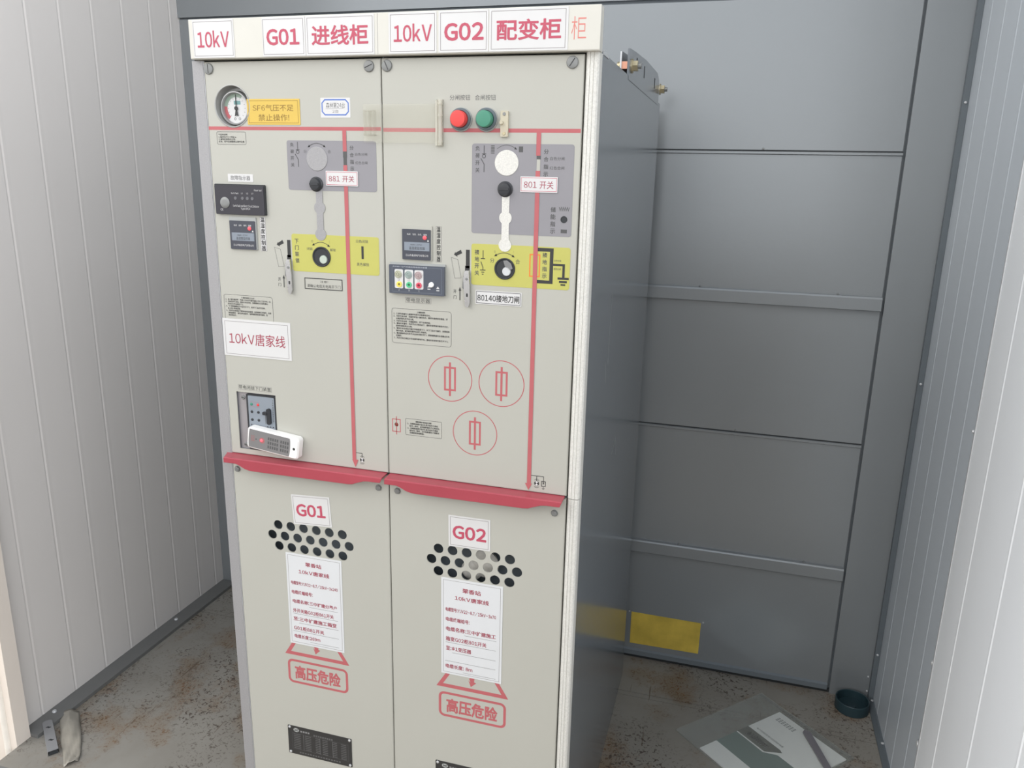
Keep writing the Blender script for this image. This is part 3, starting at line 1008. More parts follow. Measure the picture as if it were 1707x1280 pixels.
# ---- switch panels (decals) with their covers and knobs
def switch_symbol(mb, x, zt, y, m, blade=-5.4):
    mb.flat(stroke([(x, zt), (x, zt - 12)], 1.0) + stroke([(x - 3.5, zt - 12.6), (x + 3.5, zt - 12.6)], 0.9), y, m)
    mb.flat(stroke(circ(x - 0.2, zt - 16, 2.6, 16), 0.9, True), y, m)
    mb.flat(stroke([(x + blade, zt - 19.3), (x + 0.2, zt - 28), (x + 0.2, zt - 40)], 1.0), y, m)


def arc_arrow(mb, a, b, c, y, m, w=0.9, both=True, size=4):
    p = arc3(a, b, c)
    mb.flat(stroke(p, w), y, m)
    mb.flat([arrowhead(p[-3], p[-1], size)] + ([arrowhead(p[2], p[0], size)] if both else []), y, m)


def slot_cover(parent, cx, z_top, z1, r1, z2, r2, z_bot, w, m):
    """keyhole shaped cover film: stem, round bulge, stem, round end"""
    pts = [(cx - w / 2, z_top), (cx + w / 2, z_top)]

    def lobe(z, r, side):
        a = math.degrees(math.acos((w / 2 - 0.2) / r))
        rng = [a - 2 * a * i / 10 for i in range(11)]
        return [(cx + side * r * math.cos(math.radians(q)), z + r * math.sin(math.radians(q))) for q in rng]
    right = lobe(z1, r1, 1)
    a = math.degrees(math.acos((w / 2 - 0.2) / r2))
    end = [(cx + r2 * math.cos(math.radians(q)), z2 + r2 * math.sin(math.radians(q))) for q in [a - (a + 180 + a) * i / 20 for i in range(21)]]
    left = [(2 * cx - x, z) for x, z in reversed(right)]
    mb = MB()
    mb.prism(pts + right + end + left, -0.5, -1.1, m, 'y', 0.001)
    return mb.obj('slot_cover', parent)


YD = -0.5
for p, X0, X1, Z0, Z1 in ((0, 150.6, 314, 1381.7, 1461.8), (1, 477.9, 640.8, 1322.6, 1459.8)):
    mb = MB()
    mb.prism(rr(X0, X1, Z0, Z1, 4, 4), 0, -0.35, M_GREYD, 'y', 0.001)
    if p == 0:
        vtext(mb, '负荷开关', 160.4, 1455, 1422.5, 6.6, 6.2, YD, M_GTXT)
        switch_symbol(mb, 171.1, 1459.5, YD, M_BLK)
        text(mb, '分', 182.2, 187.6, 1441.8, 1447, YD, M_GTXT, -0.005); text(mb, '合', 226.8, 232.2, 1442, 1447.2, YD, M_GTXT, -0.005)
        arc_arrow(mb, (191.3, 1451.9), (206.4, 1457.4), (221.7, 1452.2), YD, M_BLK)
        vtext(mb, '分合指示', 270.3, 1451, 1418, 7, 6.8, YD, M_GTXT)
        text(mb, '白色分闸', 276.4, 298, 1438.6, 1443.4, YD, M_GTXT); text(mb, '红色合闸', 276.3, 298, 1425.4, 1430, YD, M_GTXT)
        cx, cz, r, wm = 206.4, 1432.8, 19.3, M_SAND2
        win = (255.1, 261, 1423.5, 1445.2)
    else:
        vtext(mb, '负荷开关', 487, 1452.6, 1420, 7, 7, YD, M_GTXT)
        switch_symbol(mb, 497.8, 1457, YD, M_BLK)
        for i in range(6):
            mb.flat([rect(508.9, 514.8, 1445 + i * 2.2, 1446.3 + i * 2.2)], YD, M_GTXT)
        mb.flat([rect(553.8, 560.4, 1447.6, 1456)], YD, M_GTXT)
        arc_arrow(mb, (519, 1452.3), (534.2, 1457.9), (549.6, 1452.1), YD, M_GTXT, 0.8, False)
        vtext(mb, '分合指示', 597.2, 1448.9, 1415.7, 7.4, 7.2, YD, M_GTXT)
        text(mb, '白色分闸', 603.6, 626, 1436.4, 1441.6, YD, M_GTXT); text(mb, '红色合闸', 603.4, 626, 1422.8, 1427.6, YD, M_GTXT)
        vtext(mb, '储能指示', 611, 1363.3, 1330.6, 8, 7.8, YD, M_GTXT)
        zig = [(620.4 + i * 1.6, 1362 if i % 2 else 1367.3) for i in range(11)]
        mb.flat(stroke(zig, 0.9) + [rect(624.1, 633.8, 1328, 1333.7)], YD, M_GTXT)
        cx, cz, r, wm = 534.6, 1431.4, 19.2, M_SAND
        win = (582.8, 588.2, 1420.5, 1442.8)
    D = mb.obj('load_switch_decal', CAB)
    D['label'] = ('left' if p == 0 else 'right') + ' bay lilac grey load switch decal'
    b = MB()
    b.lathe([(r, 0.3), (r, 1.0), (r - 0.5, 1.3)], (cx, 0, cz), '-y', wm, 40, 0.001)
    b.obj('round_cover', D)
    b = MB()
    b.prism(rect(*win), -0.35, -0.7, M_GTXT if p == 0 else M_PANEL, 'y', 0.001)
    b.prism(rect(win[0] - 0.4, win[1] + 0.4, win[2] + (12 if p == 0 else 17), win[3]), -0.4, -0.9, M_GTXT, 'y', 0.001)
    b.obj('position_window', D)
    b = MB()
    kx = 203 if p == 0 else 532.6
    b.lathe([(12.2, 0.3), (12.2, 2), (10.2, 3.4), (9.6, 7), (8.8, 8.6), (5.5, 9.2)], (kx + 0.6, 0, 1392), '-y', M_DARK, 32, 0.001)
    b.prism(rr(kx - 7.5, kx + 8.5, 1390.6, 1394.2, 1, 2), -8, -10.6, M_DARK, 'y', 0.001)
    b.obj('knob', D, smooth=True)
    if p == 0:
        slot_cover(D, 208.0, 1384, 1353.4, 10.3, 1309.5, 10.2, 0, 12.4, M_SAND2)
    else:
        slot_cover(D, 534.4, 1384, 1348.2, 10.2, 1305.8, 10.4, 0, 12.4, M_SAND)
        b = MB()
        b.lathe([(5.3, 0.2), (5.3, 0.9), (4.3, 0.9), (4.1, 0.5), (0.3, 0.5)], (628.5, 0, 1348.8), '-y', M_DARK, 24, 0.001)
        b.obj('charging_indicator', D, smooth=True)

for p, X0, X1, Z0, Z1 in ((0, 151.3, 315.3, 1245, 1308.8), (1, 478.2, 641, 1240, 1306)):
    mb = MB()
    mb.prism(rr(X0, X1, Z0, Z1, 4, 4), 0, -0.35, M_YELD, 'y', 0.001)
    if p == 0:
        vtext(mb, '下门联锁', 160.8, 1296.4, 1263.3, 7.4, 8, YD, M_GTXT)
        text(mb, 'O', 189, 192.6, 1295.4, 1299.4, YD, M_GTXT); text(mb, 'I', 223.2, 224.2, 1295.4, 1299.4, YD, M_GTXT)
        arc_arrow(mb, (192, 1291.2), (208.4, 1296.2), (223, 1290), YD, M_BLK, 0.9, True, 4.4)
        text(mb, '闭锁', 180.3, 191, 1282, 1287, YD, M_GTXT); text(mb, '解锁', 224.4, 235, 1281.8, 1286.8, YD, M_GTXT)
        text(mb, '白色闭锁', 273.6, 295.8, 1298.4, 1303.6, YD, M_GTXT); text(mb, '黑色解锁', 274, 296.6, 1259.8, 1265.4, YD, M_GTXT)
        mb.flat([rect(283, 287.2, 1271.6, 1293)], YD, M_BLK)
        kx, kz, r = 207.8, 1271.8, 17.2
    else:
        vtext(mb, '接地开关', 487.8, 1292.8, 1259.6, 7.6, 7.8, YD, M_GTXT)
        mb.flat(stroke([(498.1, 1296), (498.1, 1283)], 1.2) + stroke([(494.2, 1282.8), (501.6, 1282.8)], 1.6), YD, M_BLK)
        mb.flat(stroke([(494.4, 1278), (498, 1269), (498, 1264.5)], 1.2) + stroke([(493.3, 1264.4), (502.5, 1264.6)], 1.4) + stroke([(495.4, 1261.1), (500.5, 1261.1)], 1.4) + stroke([(496.6, 1257.8), (499.2, 1257.8)], 1.4), YD, M_BLK)
        text(mb, '分', 509.8, 517.2, 1277, 1284.4, YD, M_GTXT); text(mb, '合', 552.4, 559.8, 1277, 1284.4, YD, M_GTXT)
        text(mb, 'O', 516.4, 519.2, 1293.4, 1296.6, YD, M_GTXT); text(mb, 'I', 548.6, 549.4, 1294, 1297.2, YD, M_GTXT)
        arc_arrow(mb, (518.3, 1288.4), (533.9, 1293.4), (549.5, 1288), YD, M_BLK, 0.9, True, 4.4)
        vtext(mb, '接地指示', 600.1, 1293.2, 1260.5, 7.6, 7.6, YD, M_GTXT)
        mb.flat([rect(588.4, 614, 1298.6, 1304.1), rect(608.3, 614, 1253.6, 1298.6), rect(588.4, 614, 1248.4, 1253.6)], YD, M_BLK)
        mb.flat([rect(614, 633, 1277.2, 1280.6), rect(629, 633, 1259.5, 1277.2), rect(621.8, 639.8, 1256, 1259.5), rect(624.3, 637, 1251, 1254.4), rect(627, 634.6, 1246.6, 1249.2)], YD, M_BLK)
        text(mb, '白色分闸', 615.4, 626.4, 1283.6, 1287, YD, M_GTXT); text(mb, '黑色合闸', 615.4, 626.4, 1270.6, 1274.2, YD, M_GTXT)
        mb.flat(frame(576.2, 591.8, 1259, 1293, 2.0), YD, mat('orange_print', (0.72, 0.20, 0.04), rough=0.5))
        kx, kz, r = 534.8, 1268.4, 17.2
    D = mb.obj('interlock_decal' if p == 0 else 'earthing_switch_decal', CAB)
    b = MB()
    b.lathe([(r, 0.3), (r, 1.5), (r - 1.2, 2.6), (r - 2.4, 2.4), (r - 3.2, 0.9), (0.5, 0.8)], (kx, 0, kz), '-y', M_DARK, 40, 0.001)
    if p == 1:
        b.prism([(kx - 2, kz + 13), (kx + 4, kz + 14), (kx + 11, kz + 9), (kx + 14, kz + 1), (kx + 8, kz - 2), (kx + 1, kz + 4)], -0.5, -3.2, mat('grey_plastic', (0.2, 0.2, 0.2)), 'y', 0.001)
    b.obj('rotary_socket', D, smooth=True)
    b = MB()
    dx, dz = (4, -4.4) if p == 0 else (3.4, -4)
    b.lathe([(7.2, 0.6), (7.2, 2.2), (6.6, 3.2)], (kx + dx, 0, kz + dz), '-y', mat('pale_green_grey_plastic', (0.46, 0.52, 0.45), rough=0.4) if p == 0 else M_LITE, 28, 0.001)
    b.obj('shaft', D, smooth=True)

# ---- latch levers beside the yellow decals
for p, X in ((0, 0.0), (1, 326.8)):
    dz = -2.0 if p else 0
    mb = MB()
    mb.flat([rect(142 + X, 148.6 + X, 1268 + dz, 1297.6 + dz), rect(140.6 + X, 148.6 + X, 1263.5 + dz, 1272 + dz)], -0.15, M_BLK)
    mb.flat([[(148.6 + X, 1268 + dz), (149.6 + X, 1215 + dz), (145 + X, 1215 + dz), (142 + X, 1268 + dz)]], -0.12, M_BLK)
    mb.flat([[(121.5 + X, 1288.6 + dz), (123.8 + X, 1293.4 + dz), (124.4 + X, 1292 + dz), (133.2 + X, 1297.2 + dz), (135.6 + X, 1291.6 + dz), (127 + X, 1287.6 + dz), (127.6 + X, 1285.6 + dz)]], -0.15, M_BLK)
    o_ = [(116.6 + X, 1284.2 + dz), (128.2 + X, 1281.2 + dz), (134 + X, 1251.6 + dz), (123 + X, 1250.6 + dz)]
    mb.flat(stroke(o_, 0.5, True), -0.15, M_GTXT)
    mb.flat(stroke([(132 + X, 1215 + dz), (132 + X, 1231 + dz)], 1.7) + [[(129.6 + X, 1230.6 + dz), (134.4 + X, 1230.6 + dz), (132 + X, 1237 + dz)]], -0.15, M_BLK)
    vtext(mb, '开门', 123.4 + X, 1229 + dz, 1219.6 + dz, 5.2, 6, -0.15, M_GTXT)
    L_ = mb.obj('latch_marking', CAB)
    b = MB()
    prof = [(139.6 + X, 1252 + dz), (141.6 + X, 1262 + dz), (143.6 + X, 1264.6 + dz), (149.2 + X, 1265 + dz), (150.6 + X, 1240 + dz), (151 + X, 1212 + dz), (148.6 + X, 1205.5 + dz), (145.4 + X, 1204.6 + dz),
            (143 + X, 1208 + dz), (141 + X, 1236 + dz)]
    b.prism(prof, -3, -6.5, M_CHROME, 'y', 0.001)
    b.prism([(145 + X, 1262 + dz), (149 + X, 1262 + dz), (149 + X, 1214 + dz), (146.5 + X, 1214 + dz)], 0, -3, M_SCREW, 'y', 0.001)
    b.prism(rr(145 + X, 148 + X, 1222 + dz, 1228 + dz, 1, 2), -6.5, -6.7, M_BLK, 'y', 0.001)
    b.lathe([(2.2, 6.4), (2.0, 7.4)], (145.6 + X, 0, 1251 + dz), '-y', M_SCREW, 16, 0.001)
    b.prism([(137 + X, 1236 + dz), (139 + X, 1255 + dz), (140.4 + X, 1250 + dz), (140 + X, 1234 + dz)], -1, -4, M_SCREW, 'y', 0.001)
    lv = b.obj('latch_lever', CAB)

# ---- pressure gauge set into the left panel
mb = MB()
gx, gz = 51.2, 1513.4
mb.lathe([(34.6, 0.0), (34.6, 0.9), (33.2, 1.2), (32.4, 0.4), (31.6, -14), (30, -16), (26, -16)], (50.5, 0, 1516), '-y', mat('gauge_rim_grey', (0.36, 0.36, 0.345), rough=0.4, metal=0.2), 48, 0.001, cap=False)
G = mb.obj('pressure_gauge', CAB, smooth=True)
b = MB()
b.lathe([(27.4, -16), (27.4, -6), (26.6, -4.4), (25.2, -4.2), (24.4, -5.4), (24.4, -11)], (gx, 0, gz), '-y', mat('satin_bezel', (0.36, 0.36, 0.36), rough=0.38, metal=0.5), 48, 0.001, cap=False)
b.obj('bezel', G, smooth=True)
b = MB()
b.lathe([(24.6, -13), (24.6, -11)], (gx, 0, gz), '-y', M_PLATE, 48, 0.001)


def band(r0, r1, a0, a1):
    n = 14
    A = [(gx + r1 * math.cos(math.radians(a0 + (a1 - a0) * i / n)), gz + r1 * math.sin(math.radians(a0 + (a1 - a0) * i / n))) for i in range(n + 1)]
    B = [(gx + r0 * math.cos(math.radians(a0 + (a1 - a0) * i / n)), gz + r0 * math.sin(math.radians(a0 + (a1 - a0) * i / n))) for i in range(n + 1)]
    return [[A[i], A[i + 1], B[i + 1], B[i]] for i in range(n)]


b.flat(band(18, 24, 172, 228), 10.8, M_RED)
b.flat(band(18, 24, 60, 172), 10.8, mat('muted_green_print', (0.26, 0.33, 0.27), rough=0.5))
for i in range(13):
    a = math.radians(225 - i * 22.5)
    b.flat(stroke([(gx + 15.2 * math.cos(a), gz + 15.2 * math.sin(a)), (gx + 17.4 * math.cos(a), gz + 17.4 * math.sin(a))], 0.5), 10.75, M_BLK)
b.flat([rect(gx - 5, gx + 8, gz + 6, gz + 12)], 10.75, mat('teal_print', (0.16, 0.30, 0.30), rough=0.5))
b.flat(stroke(circ(gx - 4, gz - 17, 1.8, 10), 0.6, True) + stroke(circ(gx + 5, gz - 17, 1.8, 10), 0.6, True), 10.75, M_BLK)
b.obj('dial', G)
b = MB()
b.prism([(gx - 0.8, gz), (gx + 0.8, gz), (gx + 0.5, gz + 22), (gx - 0.5, gz + 22)], 9.6, 9.0, M_BLK, 'y', 0.001)
b.prism([(gx - 0.8, gz), (gx + 0.8, gz), (gx + 3.4, gz - 13), (gx, gz - 11), (gx - 3.4, gz - 13)], 9.6, 9.0, M_BLK, 'y', 0.001)
b.lathe([(3.2, -9.6), (3.0, -8)], (gx, 0, gz), '-y', M_BLK, 20, 0.001)
b.obj('needle', G)

# ---- fault indicator
mb = MB()
mb.prism(rr(7.4, 106.2, 1337.2, 1388.6, 2, 3), 0, -5, M_DARK, 'y', 0.001)
mb.prism(rr(7.9, 105.0, 1337.8, 1386.2, 2, 3), -5, -6, mat('plum_black_device_face', (0.034, 0.032, 0.040), rough=0.35), 'y', 0.001)
W_ = M_PLATE
text(mb, 'Power test', 86.8, 101.6, 1377.6, 1380.8, -6.15, W_); text(mb, 'Earth Fault', 41.1, 55.8, 1372.2, 1375, -6.15, W_)
for i, x in enumerate((62.4, 72.8, 82.8)):
    text(mb, 'L%d' % (i + 1), x - 1.6, x + 1.6, 1372.6, 1375, -6.15, W_)
text(mb, 'Earth Fault and Short Circuit Indicator', 43.6, 95, 1350.6, 1354.4, -6.15, W_)
text(mb, 'Type EKL4', 58.4, 77, 1345.4, 1349.4, -6.15, W_); text(mb, 'CE', 17.6, 23.2, 1343.6, 1347, -6.15, W_)
FI = mb.obj('fault_indicator', CAB)
b = MB()
b.lathe([(9.4, 5.8), (9.4, 6.8), (8.6, 7.4), (4, 7.6)], (27.6, 0, 1357.2), '-y', M_SCREW, 32, 0.001)
b.obj('test_button', FI, smooth=True)
for x in (48.8, 62.8, 72.6, 82.1):
    b = MB()
    b.lathe([(3.0, 5.9), (2.6, 6.6)], (x, 0, 1365.2), '-y', mat('grey_lens', (0.13, 0.13, 0.14), rough=0.25), 16, 0.001)
    b.obj('indicator_lamp', FI, smooth=True)

# ---- humidity controllers
for p, x0, x1, z0, z1 in ((0, 30.9, 84.2, 1277.4, 1333), (1, 358.1, 411, 1275, 1330.8)):
    mb = MB()
    mb.prism(rr(x0, x1, z0, z1, 1.2, 2), 0, -2.6, M_BEZ if p == 0 else M_PANEL, 'y', 0.001)
    mb.prism(rr(x0 + 1, x1 - 2, z0 + 0.6, z1 - 6, 1, 2), -2.6, -4.2, M_CHAR, 'y', 0.001)
    mb.flat([rect(x0 + 4.6, x1 - 4, z0 + 15.4, z0 + 29.2)], -4.3, M_LCD)
    y = -4.4
    for i, s in enumerate(('电源', '加热', '排风', '报警')):
        text(mb, s, x0 + 10 + i * 9.6, x0 + 16 + i * 9.6, z0 + 40.2, z0 + 43.2, y, W_)
    mb.flat([[(x1 - 8, z0 + 31), (x1 - 4.5, z0 + 31), (x1 - 6.2, z0 + 34)]], y, W_)
    text(mb, 'NWK-Z(TH)', x0 + 16, x0 + 36, z0 + 23.6, z0 + 26.4, y, M_BLK); text(mb, '温湿度监控器', x0 + 13, x0 + 41, z0 + 17, z0 + 22, y, M_BLK)
    text(mb, '江山市鑫源电气有限公司', x0 + 7, x1 - 6, z0 + 6, z0 + 9.6, y, W_)
    H = mb.obj('humidity_controller', CAB)
    b = MB()
    b.lathe([(3.6, 4.0), (3.4, 5.0), (2, 5.8)], (x0 + 41, 0, z0 + 37), '-y', mat('red_lens', (0.70, 0.10, 0.12), rough=0.25, emit=(1, 0.1, 0.12, 0.25)), 16, 0.001)
    b.obj('indicator_lamp', H, smooth=True)

# ---- live voltage display
mb = MB()
mb.prism(rr(336, 434.5, 1218.8, 1270, 1, 2), 0, -3, M_BEZ, 'y', 0.001)
mb.prism(rr(336.4, 434.3, 1218.8, 1266.4, 1, 2), -3, -8, mat('slate_blue_device_face', (0.075, 0.085, 0.11), rough=0.35), 'y', 0.001)
mb.flat(stroke(rr(342, 430, 1222, 1263.6, 1, 2), 0.3, True), -8.05, M_LCD)
text(mb, 'DXN8-Q户内高压带电显示装置', 344, 404.6, 1262.2, 1265, -8.2, mat('pale_grey_print', (0.45, 0.47, 0.52), rough=0.5))
for i, (x0, x1, c) in enumerate(((346.6, 361.8, (0.86, 0.80, 0.55)), (364.6, 379.9, (0.72, 0.83, 0.77)), (382.1, 397.8, (0.86, 0.70, 0.70)))):
    mb.prism(rr(x0, x1, 1227.8, 1259.2, 2.2, 3), -8, -8.4, M_PLATE, 'y', 0.001)
    text(mb, 'L%d' % (i + 1), (x0 + x1) / 2 - 1.8, (x0 + x1) / 2 + 1.8, 1240.6, 1243.2, -8.55, M_GTXT)
    text(mb, 'ABC'[i], (x0 + x1) / 2 - 0.9, (x0 + x1) / 2 + 0.9, 1223.6, 1226.6, -8.2, W_)
for x, z in ((407.6, 1234), (423.2, 1232.4)):
    mb.flat([[(x - 3, z - 2), (x + 3, z - 2), (x, z + 2)], rect(x - 2.6, x + 2.6, z - 5.6, z - 4)], -8.15, W_)
VD = mb.obj('voltage_display', CAB)
for i, (xa, xb, c1, c2) in enumerate(((353.4, 354.8, (0.42, 0.42, 0.32), (0.80, 0.65, 0.12)), (371.6, 372.4, (0.32, 0.38, 0.36), (0.10, 0.50, 0.25)), (389.2, 390, (0.42, 0.33, 0.33), (0.62, 0.08, 0.12)))):
    b = MB()
    b.lathe([(6.4, 8.4), (6.4, 9.6), (5.6, 10.2), (5.0, 9.6), (4.2, 9.6), (3.8, 10.6), (2.6, 10.6), (2.2, 9.6), (1.4, 11)], (xa, 0, 1251), '-y', mat('jack_lamp_%s' % 'abc'[i], c1, rough=0.3), 28, 0.001)
    b.obj('phase_lamp', VD, smooth=True)
    b = MB()
    b.lathe([(5.0, 8.4), (4.8, 9.8), (2.4, 10), (1.8, 8.6)], (xb, 0, 1234.4), '-y', mat('jack_colour_%s' % 'abc'[i], c2, rough=0.35), 28, 0.001)
    b.lathe([(1.9, 8.8), (1.8, 9.3)], (xb, 0, 1234.4), '-y', mat('jack_hole_%s' % 'abc'[i], tuple(q * 0.3 for q in c2), rough=0.5), 16, 0.001)
    b.obj('test_jack', VD, smooth=True)
b = MB()
b.lathe([(4.5, 8), (4.3, 10.6), (3.6, 11.4)], (412.1, 0, 1236.6), '-y', M_WHITE, 24, 0.001)
b.obj('push_key', VD, smooth=True)

# ---- red and green push buttons
for x, m, nm in ((459.6, M_REDP, 'red'), (501.4, M_GRN, 'green')):
    mb = MB()
    mb.lathe([(18.2, 0), (18.2, 1.5), (17.2, 3.0), (15.6, 3.0)], (x, 0, 1495), '-y', M_BEZ, 40, 0.001, cap=False)
    mb.lathe([(16.9, 2.0), (16.6, 5.6), (15.4, 6.6), (13.2, 6.6), (13, 3)], (x, 0, 1495.4), '-y', mat('blue_grey_rubber', (0.11, 0.135, 0.15), rough=0.45), 40, 0.001)
    B_ = mb.obj('push_button', CAB, smooth=True)
    B_['label'] = nm + ' push button'
    b = MB()
    b.lathe([(12.4, 4), (12.4, 17), (11.6, 18.2), (8, 18.8)], (x, 0, 1495.4), '-y', m, 36, 0.001)
    b.obj('button_cap', B_, smooth=True)

# ---- clear hinged button cover, swung open to the left
mb = MB()
mb.prism(rr(330, 424, 1459.5, 1518, 1, 2), -3.6, -5.0, M_CLEAR, 'y', 0.001)
HC = mb.obj('button_cover', CAB)
HC['label'] = 'clear hinged cover swung open'
b = MB()
b.prism(rect(418, 430.4, 1454.6, 1524.8), 0, -2, M_HINGE, 'y', 0.001)
b.prism(rect(420, 423.5, 1456, 1523), -2, -9, M_HINGE, 'y', 0.001)
b.lathe([(3.2, 0), (3.2, 68)], (426.6, -6, 1456), 'z', M_HINGE, 14, 0.001)
for z in (1499, 1460, 1517):
    b.lathe([(3.9, 0), (3.9, 3)], (426.6, -6, z), 'z', M_HINGE, 14, 0.001)
b.obj('hinge', HC, smooth=True)
b = MB()
b.prism(rect(294.6, 331, 1459.5, 1518), -3.6, -5.0, M_CLEAR, 'y', 0.001)
for x in (300, 308.5, 316):
    b.prism(rect(x, x + 2.0, 1470, 1508), -5, -16, M_CLEAR, 'y', 0.001)
b.prism(rect(300, 318, 1506.5, 1508.5), -5, -16, M_CLEAR, 'y', 0.001)
b.prism(rect(300, 318, 1469.5, 1471.5), -5, -16, M_CLEAR, 'y', 0.001)
b.obj('cover_end', HC)
b = MB()
b.prism(rr(524.6, 536.6, 1469.8, 1507.7, 1.5, 3), 0, -4.5, mat('amber_clear_plastic', (0.74, 0.68, 0.52), rough=0.25, trans=0.35), 'y', 0.001)
for z, m in ((1503, M_SCREW), (1474.6, M_BRASS)):
    b.lathe([(2.6, 4.5), (2.2, 5.4)], (530.5, 0, z), '-y', m, 16, 0.001)
b.lathe([(3.2, 4.5), (3.0, 8), (2, 9)], (526.6, 0, 1490), '-y', MATS['amber_clear_plastic'], 16, 0.001)
b.obj('cover_catch', HC)

# ---- door interlock unit in the recess of the left panel
mb = MB()
mb.box(18.0, 102.4, 5, 7, 903, 1016, mat('lilac_grey_backplate', (0.36, 0.34, 0.35), rough=0.45, metal=0.3), 0.001)
for a in ((17.4, 18.6, 2.2, 7, 903, 1016), (101.8, 103, 2.2, 7, 903, 1016), (18, 102.4, 2.2, 7, 902.4, 903.6), (18, 102.4, 2.2, 7, 1015.4, 1016.6)):
    mb.box(*a, M_CHAR, 0.001)
IL = mb.obj('interlock_unit', CAB)
for z in (1003.6, 911.6):
    b = MB()
    b.lathe([(4.0, -5), (4.0, -3.6), (3, -2.6)], (30, 0, z), '-y', M_SCREW, 20, 0.001)
    b.prism(rect(27.4, 32.6, z - 0.5, z + 0.5), 2.6, 2.4, M_BLK, 'y', 0.001)
    b.obj('screw', IL, smooth=True)
b = MB()
b.prism(rr(38.6, 100.6, 905, 1013, 3, 3), 5, 1, M_DARK, 'y', 0.001)
b.prism(rr(42.6, 97.6, 908, 1009.6, 2, 3), 1, 0.4, mat('pale_blue_grey_face', (0.24, 0.27, 0.305), rough=0.4), 'y', 0.001)
vtext(b, '户内电磁锁控制器装置', 94.8, 1004, 965, 1.7, 3.2, 0.3, M_GTXT)
for x, z in ((45.6, 953), (80, 952), (86, 952), (92, 952)):
    b.flat([rect(x, x + 3, z, z + 1.6)], 0.25, M_BLK)
b.flat([rect(77.4, 78.2, 957, 980)], 0.25, M_GTXT)
b.flat(stroke(rr(48, 65.5, 989, 998, 1, 2), 0.3, True), 0.25, M_RED)
pf = b.obj('control_face', IL)
for x, z, m in ((49.6, 993.6, M_GRN), (63.4, 993.2, M_REDP), (49.6, 979, M_DARK), (63.4, 979, M_DARK), (49.6, 963.6, M_DARK), (63.4, 963.6, M_DARK)):
    b = MB()
    b.lathe([(2.7, -0.5), (2.5, 0.4), (1.6, 0.9)], (x, 0, z), '-y', m, 18, 0.001)
    b.obj('indicator_lamp', IL, smooth=True)
b = MB()
b.prism(rr(82.4, 90.6, 958, 989, 4, 5), 0.3, -4, M_DARK, 'y', 0.001)
b.prism(rr(75, 84, 976.4, 982, 1, 2), 0.2, -5, M_DARK, 'y', 0.001)
b.obj('key_switch', IL)

# ---- red pull lips under the upper panels
for p, X in ((0, 0.0), (1, 326.4)):
    lo = [(-1.6 if p == 0 else 0.8, 880.6), (24, 880.8), (32, 878), (42, 873.0), (52, 870.6), (64, 870.2), (255, 871.0), (264, 872.0), (274, 876.0), (286, 880.2), (294, 881.2), (321.6 if p == 0 else 321.2, 881.6)]
    mb = MB()
    S = 0.001
    rows = []
    for i, (x, zb) in enumerate(lo):
        sh = -19.0 if (i == 0 and p == 0) else 0.0                 # the left end runs back over the post
        inset = 3.0 if i == len(lo) - 1 else 0.0
        rows.append([(x + X + sh * 0.6, 2.0, 892.6), (x + X + sh * 0.35, -3.0, 892.4), (x + X, -22.0, 891.4), (x + X - inset * 0, -24.2, 889.8), (x + X - inset, -24.6, zb + 1.0), (x + X - inset, -23.4, zb), (x + X - inset, -22.6, zb + 0.6), (x + X, -22.2, 889.0),
                     (x + X, -3.0, 890.2), (x + X + sh * 0.35, 2.0, 890.2)])
    n = len(rows[0])
    vs_ = [tuple(q * S for q in v) for r in rows for v in r]
    fs_ = []
    for i in range(len(rows) - 1):
        for k in range(n):
            kk = (k + 1) % n
            fs_.append((i * n + k, i * n + kk, (i + 1) * n + kk, (i + 1) * n + k))
    fs_.append(tuple(range(n)))
    fs_.append(tuple(range((len(rows) - 1) * n + n - 1, (len(rows) - 1) * n - 1, -1)))
    mb.add(vs_, fs_, M_LIP)
    mb.obj('handle_lip', CAB)

